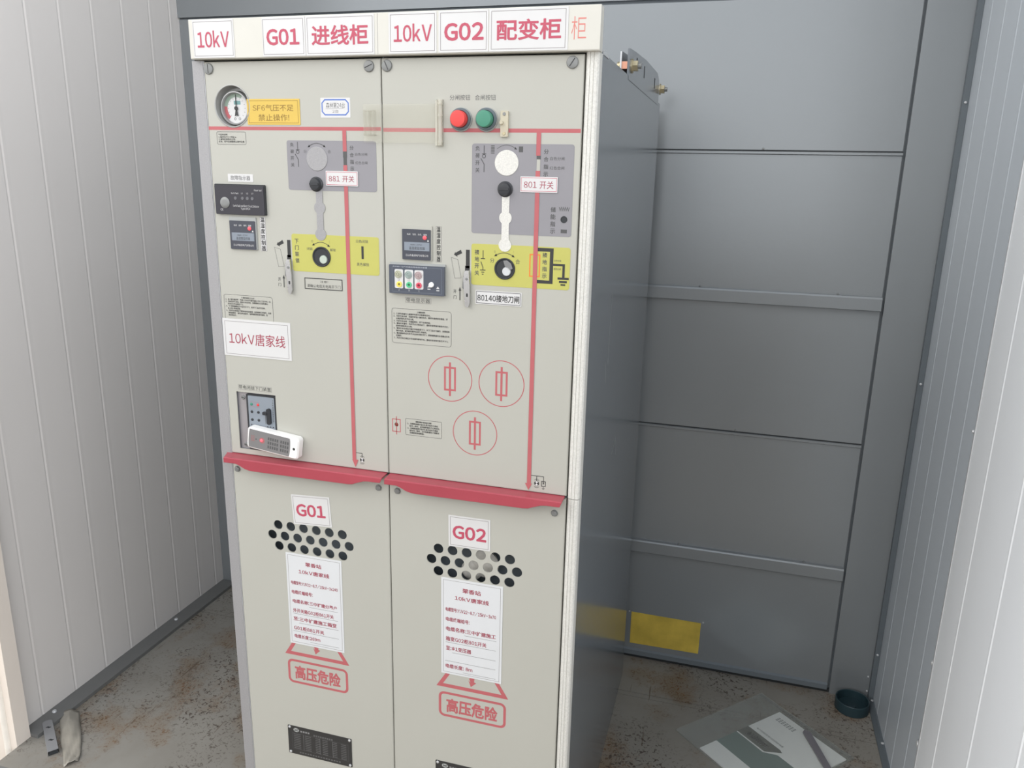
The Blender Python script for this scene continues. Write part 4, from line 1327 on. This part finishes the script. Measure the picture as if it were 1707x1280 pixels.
# ---- lower doors with punched vent holes
LD = {}
for k, X in enumerate((0.0, 325.0)):
    rows = (((91.6 + 27.18 * i, 757.3) for i in range(6)), ((77.8 + 27.2 * i, 735.3) for i in range(7)), ((91.4 + 27.16 * i, 713.5) for i in range(6))) if k == 0 else \
           (((420.1 + 26.86 * i, 760.2) for i in range(6)), ((406.5 + 26.9 * i, 737.9) for i in range(7)), ((419.8 + 26.9 * i, 715.6) for i in range(6)))
    cc = []
    for r_, row in enumerate(rows):
        zc = (757.3, 735.3, 713.5)[r_] if k == 0 else (760.2, 737.9, 715.6)[r_]
        d = 11.0 if k == 0 else 11.15
        for (cx, cz) in row:
            cc.append((cx, zc, 9.4, cx - 13.43, cx + 13.43, zc - d, zc + d))
    # make neighbouring cells share their borders
    mb = MB()
    x0, x1 = (0.3, 324.2) if k == 0 else (325.8, 650.2)
    for r_ in range(3):
        pass
    zc3 = (757.3, 735.3, 713.5) if k == 0 else (760.2, 737.9, 715.6)
    mid = [(zc3[0] + zc3[1]) / 2, (zc3[1] + zc3[2]) / 2]
    top, bot = zc3[0] + 11, zc3[2] - 11
    lims = [(mid[0], top), (mid[1], mid[0]), (bot, mid[1])]
    groups = (cc[0:6], cc[6:13], cc[13:19])
    # the strip of each row is filled separately, so rows may be staggered
    panel_rects = [(x0 + 2, x1 - 2, bot, top)]
    panel_sheet(mb, x0, x1, 4, 887.5, 0, 16, M_PANEL, [], panel_rects)
    for g, (za, zb) in zip(groups, lims):
        cells, xs = [], []
        for i, c in enumerate(g):
            a = (g[i - 1][0] + c[0]) / 2 if i else c[0] - 13.5
            b2 = (g[i + 1][0] + c[0]) / 2 if i < len(g) - 1 else c[0] + 13.5
            cells.append((c[0], c[1], c[2], a, b2, za, zb))
        sub = MB()
        S = 0.001
        mb.flat([rect(x0 + 2, cells[0][3], za, zb), rect(cells[-1][4], x1 - 2, za, zb)], 0, M_PANEL)
        for c in cells:
            t = MB()
            n = 32
            cx, cz, r, a, b2, c0, c1 = c
            inn, out = [], []
            for i in range(n):
                th = 2 * math.pi * i / n
                ux, uz = math.cos(th), math.sin(th)
                q = min(((b2 - cx) if ux > 0 else (a - cx)) / ux if abs(ux) > 1e-6 else 1e9, ((c1 - cz) if uz > 0 else (c0 - cz)) / uz if abs(uz) > 1e-6 else 1e9)
                inn.append((cx + r * ux, cz + r * uz)); out.append((cx + q * ux, cz + q * uz))
            for i in range(n):
                j = (i + 1) % n
                p_, q_ = out[i], out[j]
                poly = [inn[i], p_]
                if abs(p_[0] - q_[0]) > 1e-6 and abs(p_[1] - q_[1]) > 1e-6:
                    poly.append((a if abs(p_[0] - a) < 1e-6 or abs(q_[0] - a) < 1e-6 else b2, c0 if abs(p_[1] - c0) < 1e-6 or abs(q_[1] - c0) < 1e-6 else c1))
                poly += [q_, inn[j]]
                mb.flat([poly], 0, M_PANEL)
                mb.add([(inn[i][0] * S, 0, inn[i][1] * S), (inn[j][0] * S, 0, inn[j][1] * S), (inn[j][0] * S, 2 * S, inn[j][1] * S), (inn[i][0] * S, 2 * S, inn[i][1] * S)], [(0, 1, 2, 3)], M_PANEL)
    LD[k] = mb.obj('lower_door', CAB)
    LD[k]['label'] = ('left' if k == 0 else 'right') + ' bay lower door'
for p, x, z in ((0, 10.2, 861.2), (0, 304.6, 862.2), (1, 341.8, 861.3), (1, 631.3, 860)):
    screw(LD[p], x, z, 5.4, 20 + x, 'hex_bolt', True)
# pale cable boots seen through the right vent
mb = MB()
for x, z, r in ((498, 727, 27), (474, 712, 20)):
    mb.lathe([(r * 0.4, 0), (r * 0.8, 0.08 * r), (r, 0.25 * r), (r * 0.95, 0.5 * r), (r * 0.7, 0.7 * r)], (x, 24, z), 'y', mat('pale_silicone', (0.62, 0.60, 0.55), rough=0.5, vary=0.15, scale=60), 28, 0.001)
mb.obj('cable_boot', CAB, smooth=True)
mb = MB()
mb.box(20, 310, 34, 36, 640, 800, M_TRIM, 0.001)
mb.obj('vent_baffle', CAB)
mb = MB()
mb.box(340, 640, 44, 46, 640, 800, M_TRIM, 0.001)
mb.obj('vent_baffle', CAB)

# G01 / G02 plates
mb = MB()
th = math.radians(3.0)


def rot(pts, c, a):
    ca, sa = math.cos(a), math.sin(a)
    return [(c[0] + (x - c[0]) * ca - (z - c[1]) * sa, c[1] + (x - c[0]) * sa + (z - c[1]) * ca) for x, z in pts]


for p, x0, x1, z0, z1, s, t, a in ((0, 124.9, 205.4, 767, 826.8, 'G01', (133, 194.6, 784, 809), 3.2), (1, 439.7, 517.8, 769.8, 829.6, 'G02', (447.4, 510.6, 785.6, 811.4), 0.6)):
    mb = MB()
    c = ((x0 + x1) / 2, (z0 + z1) / 2)
    plate(mb, x0, x1, z0, z1, 0, 0.8, M_PLATE, (x0 + 3.4, x1 - 3.6, z0 + 3.2, z1 - 3.2), 0.7)
    text(mb, s, *t, -1.0, M_TXT, 0.034, 3)
    mb.v = [(*(lambda q: (q[0][0] * 0.001, v[1], q[0][1] * 0.001))(rot([(v[0] * 1000, v[2] * 1000)], c, math.radians(a))),) for v in mb.v]
    mb.obj('bay_number_plate', LD[p])

# cable data plates
for p, x0, x1, z0, z1, rows, ul in (
        (0, 104.8, 223.8, 505.4, 702.6, [('翠香站', 146.6, 181, 678.6, 687.6), ('10kV唐家线', 131.2, 197, 661.4, 670.6), ('电缆型号:YJV22-8.7/15kV-3x240', 113.6, 214, 636, 644),
                                         ('电缆终端编号:', 114, 159.6, 615.8, 624.2), ('电缆名称:三中扩建分界户', 114.9, 210.6, 596, 604.4), ('外开关箱G02柜861开关', 114.8, 203, 575.4, 584.4),
                                         ('至:三中扩建施工箱变', 114.8, 209, 557.2, 566.4), ('G01柜881开关', 114.6, 181, 536.8, 546), ('电缆长度:269m', 115.1, 171.6, 518.8, 527.6)],
         [(151, 212.6, 591.8), (114, 212, 572.8), (126.3, 212.6, 553), (113, 212.8, 534), (149.6, 212.6, 514.4)]),
        (1, 425.6, 543.2, 506.4, 705, [('翠香站', 466.7, 501.8, 679.6, 689), ('10kV唐家线', 451.9, 517.2, 663, 672.2), ('电缆型号:YJV22-8.7/15kV-3x70', 434.1, 531, 637.6, 646),
                                       ('电缆终端编号:', 434.6, 481, 617.4, 626), ('电缆名称:三中扩建施工', 435, 531.4, 597.4, 606.4), ('箱变G02柜801开关', 434.6, 513.8, 576.4, 585.8),
                                       ('至:#1变压器', 435, 484.6, 557, 566.2), ('电缆长度: 8m', 434.1, 487.2, 519, 528)],
         [(470.8, 532.6, 593), (434.6, 532, 573.4), (447.4, 531.8, 552.8), (433.2, 531.6, 534), (468.3, 532, 514.4)])):
    mb = MB()
    plate(mb, x0, x1, z0, z1, 0, 0.7, M_PAPER, (x0 + 4.2, x1 - 4.3, z0 + 4.2, z1 - 4.3), 0.6)
    for s, a, b2, c, d in rows:
        text(mb, s, a, b2, c, d, -0.9, M_DTXT, 0.018)
    for a, b2, z in ul:
        mb.flat([rect(a, b2, z - 0.25, z + 0.25)], -0.85, M_GTXT)
    mb.obj('cable_data_plate', LD[p])

# high voltage warnings printed on the doors
for p, X, Z in ((0, 0, 0), (1, 324.6, -2.2)):
    mb = MB()
    P = [(94.8 + X, 483 + Z), (109 + X, 507 + Z), (161.8 + X, 590 + Z), (214.4 + X, 507 + Z), (229 + X, 483 + Z)]
    tri = [(97.5 + X, 482 + Z), (226.3 + X, 482 + Z), (161.8 + X, 586 + Z)]
    mb.flat(stroke(tri, 7.4, True), YP, M_RED)
    mb.flat([circ(97.5 + X, 482 + Z, 3.3, 14), circ(226.3 + X, 482 + Z, 3.3, 14)], YP - 0.03, M_RED)
    mb.flat([[(156.5 + X, 505 + Z), (159 + X, 499 + Z), (155 + X, 502 + Z), (159.6 + X, 489 + Z), (170 + X, 499 + Z), (166 + X, 500.5 + Z), (167.5 + X, 520 + Z), (160 + X, 520 + Z)]], YP, M_RED)
    mb.flat(stroke(rr(98 + X, 226.5 + X, 416.4 + Z, 465.6 + Z, 9, 5), 5.0, True), YP, M_RED)
    text(mb, '高压危险', 110.8 + X, 212.4 + X, 424 + Z, 455.6 + Z, YP, M_RED, 0.034)
    mb.obj('high_voltage_warning', LD[p])

# rating plates
for p, X, Z in ((0, 0, 0), (1, 326.4, -1.6)):
    mb = MB()
    mb.prism(rr(87, 232, 243, 310.2, 1.5, 3), 0, -0.8, mat('black_anodised_plate', (0.05, 0.05, 0.05), rough=0.35, metal=0.3), 'y', 0.001)
    if X:
        mb = MB()
        mb.prism(rr(87 + X, 232 + X, 243 + Z, 310.2 + Z, 1.5, 3), 0, -0.8, MATS['black_anodised_plate'], 'y', 0.001)
    g = mat('etched_grey_print', (0.22, 0.22, 0.22), rough=0.4)
    g2 = mat('etched_dim_print', (0.11, 0.11, 0.11), rough=0.4)
    lx, lz = 106.5 + X, 301.6 + Z
    el = [(lx + 6.4 * math.cos(math.radians(a)), lz + 4.6 * math.sin(math.radians(a))) for a in range(0, 360, 15)]
    mb.flat([el], -0.95, M_BEZ)
    mb.flat(stroke([(lx - 4.4, lz + 2), (lx, lz - 0.4), (lx + 4.4, lz + 2)], 1.2) + stroke([(lx - 4.4, lz - 2.4), (lx, lz + 0.2), (lx + 4.4, lz - 2.4)], 1.2), -1.05, MATS['black_anodised_plate'])
    for i in range(4):
        mb.flat([rect(116 + i * 5.6 + X, 120 + i * 5.6 + X, 298.6 + Z, 302.6 + Z)], -0.95, g)
    for i in range(9):
        mb.flat([rect(146 + i * 5 + X, 149.6 + i * 5 + X, 296 + Z, 299.8 + Z)], -0.95, g2)
    for i in range(9):
        z = 292 - i * 4.2 + Z
        for a, b2 in ((100, 116), (126, 140), (150, 160), (166, 178), (190, 199), (208, 220)):
            mb.flat([rect(a + X, b2 + X, z - 1, z + 0.6)], -0.95, g2)
    for x in (122.6, 160.2, 189.2):
        mb.flat([rect(x - 0.25 + X, x + 0.25 + X, 256 + Z, 294 + Z)], -1.0, g)
    mb.flat(frame(97 + X, 224 + X, 256 + Z, 294.6 + Z, 0.4), -1.0, g2)
    for i in range(16):
        mb.flat([rect(112 + i * 6 + X, 116 + i * 6 + X, 247.6 + Z, 250.6 + Z)], -0.95, g2)
    for x, z in ((91.4, 306.4), (227.6, 306.4), (91.4, 247), (227.6, 247)):
        mb.lathe([(2.9, 0.7), (2.6, 1.8), (1.2, 2.4)], (x + X, 0, z + Z), '-y', M_LITE, 16, 0.001)
    mb.obj('rating_plate', LD[p])

# ---- busbar bracket and bolts at the top of the right side
mb = MB()
mb.prism([(0.290, 1.585), (0.290, 1.637), (0.36, 1.6415), (0.52, 1.649), (0.74, 1.651), (0.775, 1.640), (0.785, 1.622), (0.785, 1.585)], 0.6695, 0.6735, M_GREY, 'x')
for y, w in ((0.385, 0.006), (0.50, 0.006), (0.69, 0.006)):
    mb.prism([(y - w, 1.612), (y + w, 1.612), (y + w, 1.634), (y - w, 1.634)], 0.6735, 0.6737, M_SEAM, 'x')
CF = mb.obj('busbar_bracket', CAB)
b = MB()
b.prism([(0.292, 1.591), (0.292, 1.633), (0.50, 1.644), (0.76, 1.644), (0.78, 1.591)], 0.6560, 0.6588, M_GREY, 'x')
b.box(0.6560, 0.6588, 0.2910, 0.2922, 1.592, 1.6325, M_LITE)
b.obj('inner_plate', CF)
b = MB()
b.box(0.6588, 0.6695, 0.294, 0.330, 1.6035, 1.6160, M_COPPER)
b.obj('copper_bar', CF)
b = MB()
b.lathe([(0.013, 0.0), (0.0125, 0.0022), (0.0085, 0.003), (0.0080, 0.0075), (0.0036, 0.008), (0.0034, 0.015), (0.0012, 0.020)], (0.6560, 0.312, 1.6095), Vector((-1, 0, 0)), M_BRASS, 20)
b.obj('bolt', CF, smooth=True)
for y, z in ((0.318, 1.6110), (0.80, 1.622)):
    b = MB()
    b.lathe([(0.0125, 0), (0.0125, 0.0025)], (0.6735, y, z), 'x', M_BRASS, 20)
    ax = [(y + 0.0098 * math.cos(math.radians(60 * i)), z + 0.0098 * math.sin(math.radians(60 * i))) for i in range(6)]
    b.prism(ax, 0.676, 0.685, M_BRASS, 'x')
    b.lathe([(0.005, 0.009), (0.005, 0.018)], (0.6735, y, z), 'x', M_SCREW, 14)
    b.obj('bolt', CF)
b = MB()
b.prism([(0.03, 1.589), (0.075, 1.589), (0.075, 1.5925), (0.03, 1.5955)], 0.667, 0.6735, M_LITE, 'x')
b.obj('edge_clip', CAB)

# ================================================================== LOOSE THINGS
# white handheld box resting across the interlock recess
R_ = thing('remote_box', 'small white plastic box with grey face stuck askew over the recess on left bay', 'remote control', (0.1015, -0.009, 0.909))
cx, cz, a = 101.5, 928.8, math.radians(-7.0)


def tilt(mb):
    ca, sa = math.cos(a), math.sin(a)
    mb.v = [((cx + (x * 1000 - cx) * ca - (z * 1000 - cz) * sa) * 0.001, y, (cz + (x * 1000 - cx) * sa + (z * 1000 - cz) * ca) * 0.001) for x, y, z in mb.v]
    return mb


mb = MB()
o1 = rr(48, 155, 908.2, 949.4, 6, 4)
o2 = rr(50.5, 152.5, 910.4, 947.2, 5, 4)
n = len(o1)
S = 0.001
rings = [(o2, -0.6), (o1, -2.4), (o1, -15.6), (o2, -18)]
vs_ = [(x * S, y * S, z * S) for o, y in rings for x, z in o]
fs_ = [tuple(range(n)), tuple(range(3 * n, 4 * n))]
for k in range(3):
    fs_ += [(k * n + i, k * n + (i + 1) % n, (k + 1) * n + (i + 1) % n, (k + 1) * n + i) for i in range(n)]
mb.add(vs_, fs_, M_WHITE)
tilt(mb).obj('shell', R_, smooth=True)
mb = MB()
right_arc = [(136 + 2.2 * math.cos(math.radians(q)), 928.8 + 17.6 * math.sin(math.radians(q))) for q in range(-90, 91, 15)]
left_arc = [(53.4 - 1.6 * math.cos(math.radians(q)), 928.8 + 17.6 * math.sin(math.radians(q))) for q in range(90, -91, -15)]
mb.prism(right_arc + left_arc, -18, -18.3, mat('mid_grey_label', (0.20, 0.195, 0.195), rough=0.4), 'y', 0.001)
for i in range(4):
    for j in range(3):
        mb.flat([rect(57 + j * 2.6, 58.6 + j * 2.6, 924 + i * 3, 925.8 + i * 3)], -18.4, mat('dim_red_print', (0.33, 0.13, 0.13), rough=0.5))
mb.flat([circ(67.5, 929, 1.2, 10)], -18.4, M_BLK)
mb.flat([circ(80, 929, 5.6, 20)], -18.4, mat('dim_red_halo', (0.36, 0.14, 0.14), rough=0.5))
for i in range(9):
    for j in range(3):
        mb.flat([rect(92 + i * 4.6 + (3 if i > 4 else 0), 95 + i * 4.6 + (3 if i > 4 else 0), 917 + j * 8, 922.6 + j * 8)], -18.4, mat('dim_dark_print', (0.09, 0.09, 0.09), rough=0.5))
tilt(mb).obj('face_label', R_)
mb = MB()
mb.lathe([(3.0, 18.2), (2.8, 19.2), (1.5, 19.8)], (79, 0, 929), '-y', mat('lit_red_lens', (0.85, 0.12, 0.15), rough=0.3, emit=(1, 0.15, 0.2, 0.6)), 18, 0.001)
tilt(mb).obj('lamp', R_, smooth=True)
mb = MB()
mb.lathe([(2.5, 17.9), (2.5, 18.2)], (146, 0, 928), '-y', M_BLK, 16, 0.001)
tilt(mb).obj('cord_hole', R_)

# printed A4 booklet in a clear bag on the floor
TOP = Vector((1.113, 0.792)); E1 = Vector((1.270 - 1.113, 0.649 - 0.792)).normalized(); E2 = Vector((0.910 - 1.113, 0.580 - 0.792)).normalized()


def pg(u, v):
    q = TOP + E1 * u + E2 * v
    return (q.x, q.y)


ang = math.atan2(E1.y, E1.x)
mb = MB()
mb.prism([pg(0, 0), pg(0.211, 0), pg(0.211, 0.2935), pg(0, 0.2935)], 0.0012, 0.0038, mat('white_booklet_paper', (0.84, 0.84, 0.82), rough=0.6, vary=0.02), 'z')
Zp = 0.00395


def fp_(pts, m, z=Zp):
    mb.add([(*pg(u, v), z) for u, v in pts], [tuple(range(len(pts)))], m)


fp_([(0, 0.120), (0.106, 0.120), (0.117, 0.125), (0.0895, 0.160), (0, 0.160)], mat('olive_grey_print', (0.12, 0.125, 0.11), rough=0.5))
fp_([(0, 0.164), (0.0895, 0.165), (0.116, 0.141), (0.211, 0.141), (0.211, 0.236), (0, 0.236)], mat('sage_green_print', (0.14, 0.20, 0.185), rough=0.5))


def ptext(s, u0, u1, v0, v1, m, bold=0.0):
    t = MB()
    text(t, s, 0, (u1 - u0) * 1000, 0, (v1 - v0) * 1000, 0, m, bold)
    mb.add([(*pg(u0 + x, v1 - z), Zp + 0.0001) for x, y, z in t.v], t.f, m)


ptext('安装说明书', 0.019, 0.082, 0.131, 0.150, M_PAPER, 0.02)
ptext('电子式微机型电力监控保护装置', 0.017, 0.103, 0.102, 0.109, M_GTXT)
for i in range(7):
    for j in range(3):
        fp_([(0.017 + i * 0.0085, 0.020 + j * 0.006), (0.023 + i * 0.0085, 0.020 + j * 0.006), (0.023 + i * 0.0085, 0.0245 + j * 0.006), (0.017 + i * 0.0085, 0.0245 + j * 0.006)],
            mat('faded_grey_print', (0.36, 0.36, 0.36), rough=0.6), Zp)
tag(mb.obj('instruction_booklet'), 'white and green printed booklet in a clear bag on the floor', 'booklet')
mb = MB()
mb.prism([pg(-0.083, -0.022), pg(0.217, -0.022), pg(0.220, 0.30), pg(-0.083, 0.30)], 0.0003, 0.0010, M_BAG, 'z')
mb.prism([pg(-0.083, -0.022), pg(0.217, -0.022), pg(0.220, 0.30), pg(-0.083, 0.30)], 0.0046, 0.0051, M_BAG, 'z')
for v in (-0.016, -0.010):
    mb.prism([pg(-0.083, v), pg(0.217, v), pg(0.217, v + 0.0022), pg(-0.083, v + 0.0022)], 0.0051, 0.0062, M_BAG, 'z')
tag(mb.obj('plastic_bag'), 'clear zip bag holding the printed booklet on the floor right of the cabinet', 'bag')

# dark flat bar lying on the bag
mb = MB()
P0, P1 = Vector((1.177, 0.724)), Vector((1.2580, 0.480))
d = (P1 - P0).normalized(); nn = Vector((-d.y, d.x))
bar = [P0 + nn * 0.0095 + d * 0.004, P0 - nn * 0.004 - d * 0.004, P0 - nn * 0.0105 + d * 0.004, P1 - nn * 0.0075, P1 + nn * 0.0075]
mb.prism([tuple(q) for q in bar], 0.0064, 0.0104, mat('plum_grey_metal', (0.19, 0.18, 0.195), rough=0.4, vary=0.05), 'z')
tag(mb.obj('flat_bar'), 'dark grey flat metal bar lying across the bagged booklet', 'bar')

# dark cap in the back right corner
mb = MB()
mb.lathe([(0.0425, 0), (0.0445, 0.002), (0.0445, 0.030), (0.0430, 0.0315), (0.0410, 0.030), (0.0405, 0.006), (0.030, 0.005), (0.012, 0.0055), (0.010, 0.008), (0.002, 0.008)],
         (1.3065, 0.875, 0), 'z', M_TEAL, 48)
CP = tag(mb.obj('round_cap', smooth=True), 'round dark teal plastic cap standing open side up in the right rear corner', 'cap')

# slotted steel channel and film scrap on the left floor
Bk = thing('steel_bracket', 'short grey slotted steel channel lying on the floor by the left wall', 'bracket', (-0.682, 0.110, 0.0))
A, Bv = Vector((-0.734, 0.149)), Vector((-0.629, 0.066))
d = (Bv - A).normalized(); nn = Vector((-d.y, d.x))
W, Ln, Hh = 0.0125, (Bv - A).length, 0.013
mb = MB()


def bk(u, w):
    q = A + d * u + nn * w
    return q.x, q.y


G_ = mat('matt_grey_steel', (0.27, 0.27, 0.275), rough=0.5, metal=0.2, vary=0.05)
end = [(W * 0.9 * math.sin(math.radians(q)), -W * 0.6 * math.cos(math.radians(q)) + W * 0.6) for q in range(-90, 91, 18)]
outline = [(v, w) for w, v in end] + [(Ln, W * 0.9), (Ln, -W * 0.9)]
n = len(outline)
lo = [(*bk(u, w * 1.12), 0.0) for u, w in outline]
hi = [(*bk(u, w), Hh) for u, w in outline]
mb.add(lo + hi, [tuple(range(n, 2 * n))] + [(i, (i + 1) % n, n + (i + 1) % n, n + i) for i in range(n) if i != n - 2], G_)
mb.add([(*bk(Ln * 0.99, -W * 0.8), 0.001), (*bk(Ln * 0.99, W * 0.8), 0.001), (*bk(Ln * 0.985, W * 0.75), Hh - 0.002), (*bk(Ln * 0.985, -W * 0.75), Hh - 0.002)], [(0, 1, 2, 3)], M_SEAM)
mb.obj('channel', Bk)
for u in (0.24, 0.66):
    b = MB()
    pts = [bk(Ln * u + 0.0022 * math.sin(math.radians(q)) + 0.002 * (1 if math.cos(math.radians(q)) > 0 else -1), 0.0062 * math.cos(math.radians(q))) for q in range(0, 360, 30)]
    b.prism(pts, Hh - 0.0005, Hh + 0.0002, M_SEAM, 'z')
    b.obj('slot', Bk)

mb = MB()
outer = [(-0.733, 0.188), (-0.715, 0.206), (-0.694, 0.213), (-0.640, 0.160), (-0.590, 0.110), (-0.556, 0.070), (-0.566, 0.040), (-0.600, 0.066), (-0.650, 0.108), (-0.700, 0.152)]
NU, NV = 22, 8
edgeA = [(-0.733, 0.188), (-0.700, 0.155), (-0.650, 0.108), (-0.604, 0.070), (-0.570, 0.038)]
edgeB = [(-0.696, 0.214), (-0.650, 0.172), (-0.602, 0.126), (-0.566, 0.085), (-0.553, 0.066)]


def interp(e, t):
    k = min(int(t * (len(e) - 1)), len(e) - 2)
    f = t * (len(e) - 1) - k
    return Vector(e[k]).lerp(Vector(e[k + 1]), f)


rr_ = random.Random(3)
for i in range(NU + 1):
    for j in range(NV + 1):
        u, v = i / NU, j / NV
        q = interp(edgeA, u).lerp(interp(edgeB, u), v)
        h = 0.001 + 0.012 * max(0, math.sin(math.pi * v)) ** 1.5 * (0.5 + 0.5 * math.sin(5.3 * u + 1.0)) + 0.0035 * abs(math.sin(9 * u + 7 * v)) + rr_.uniform(0, 0.0008)
        mb.v.append((q.x, q.y, h))
mi = mb.mi(mat('cream_film', (0.32, 0.295, 0.25), rough=0.35, vary=0.10, scale=30))
for i in range(NU):
    for j in range(NV):
        a0 = i * (NV + 1) + j
        mb.f.append((a0, a0 + NV + 1, a0 + NV + 2, a0 + 1)); mb.m.append(mi)
sc_ = mb.obj('film_scrap', smooth=True)
sm = sc_.modifiers.new('thickness', 'SOLIDIFY'); sm.thickness = 0.0006
tag(sc_, 'crumpled pale plastic film scrap on the floor beside the steel channel', 'plastic film')
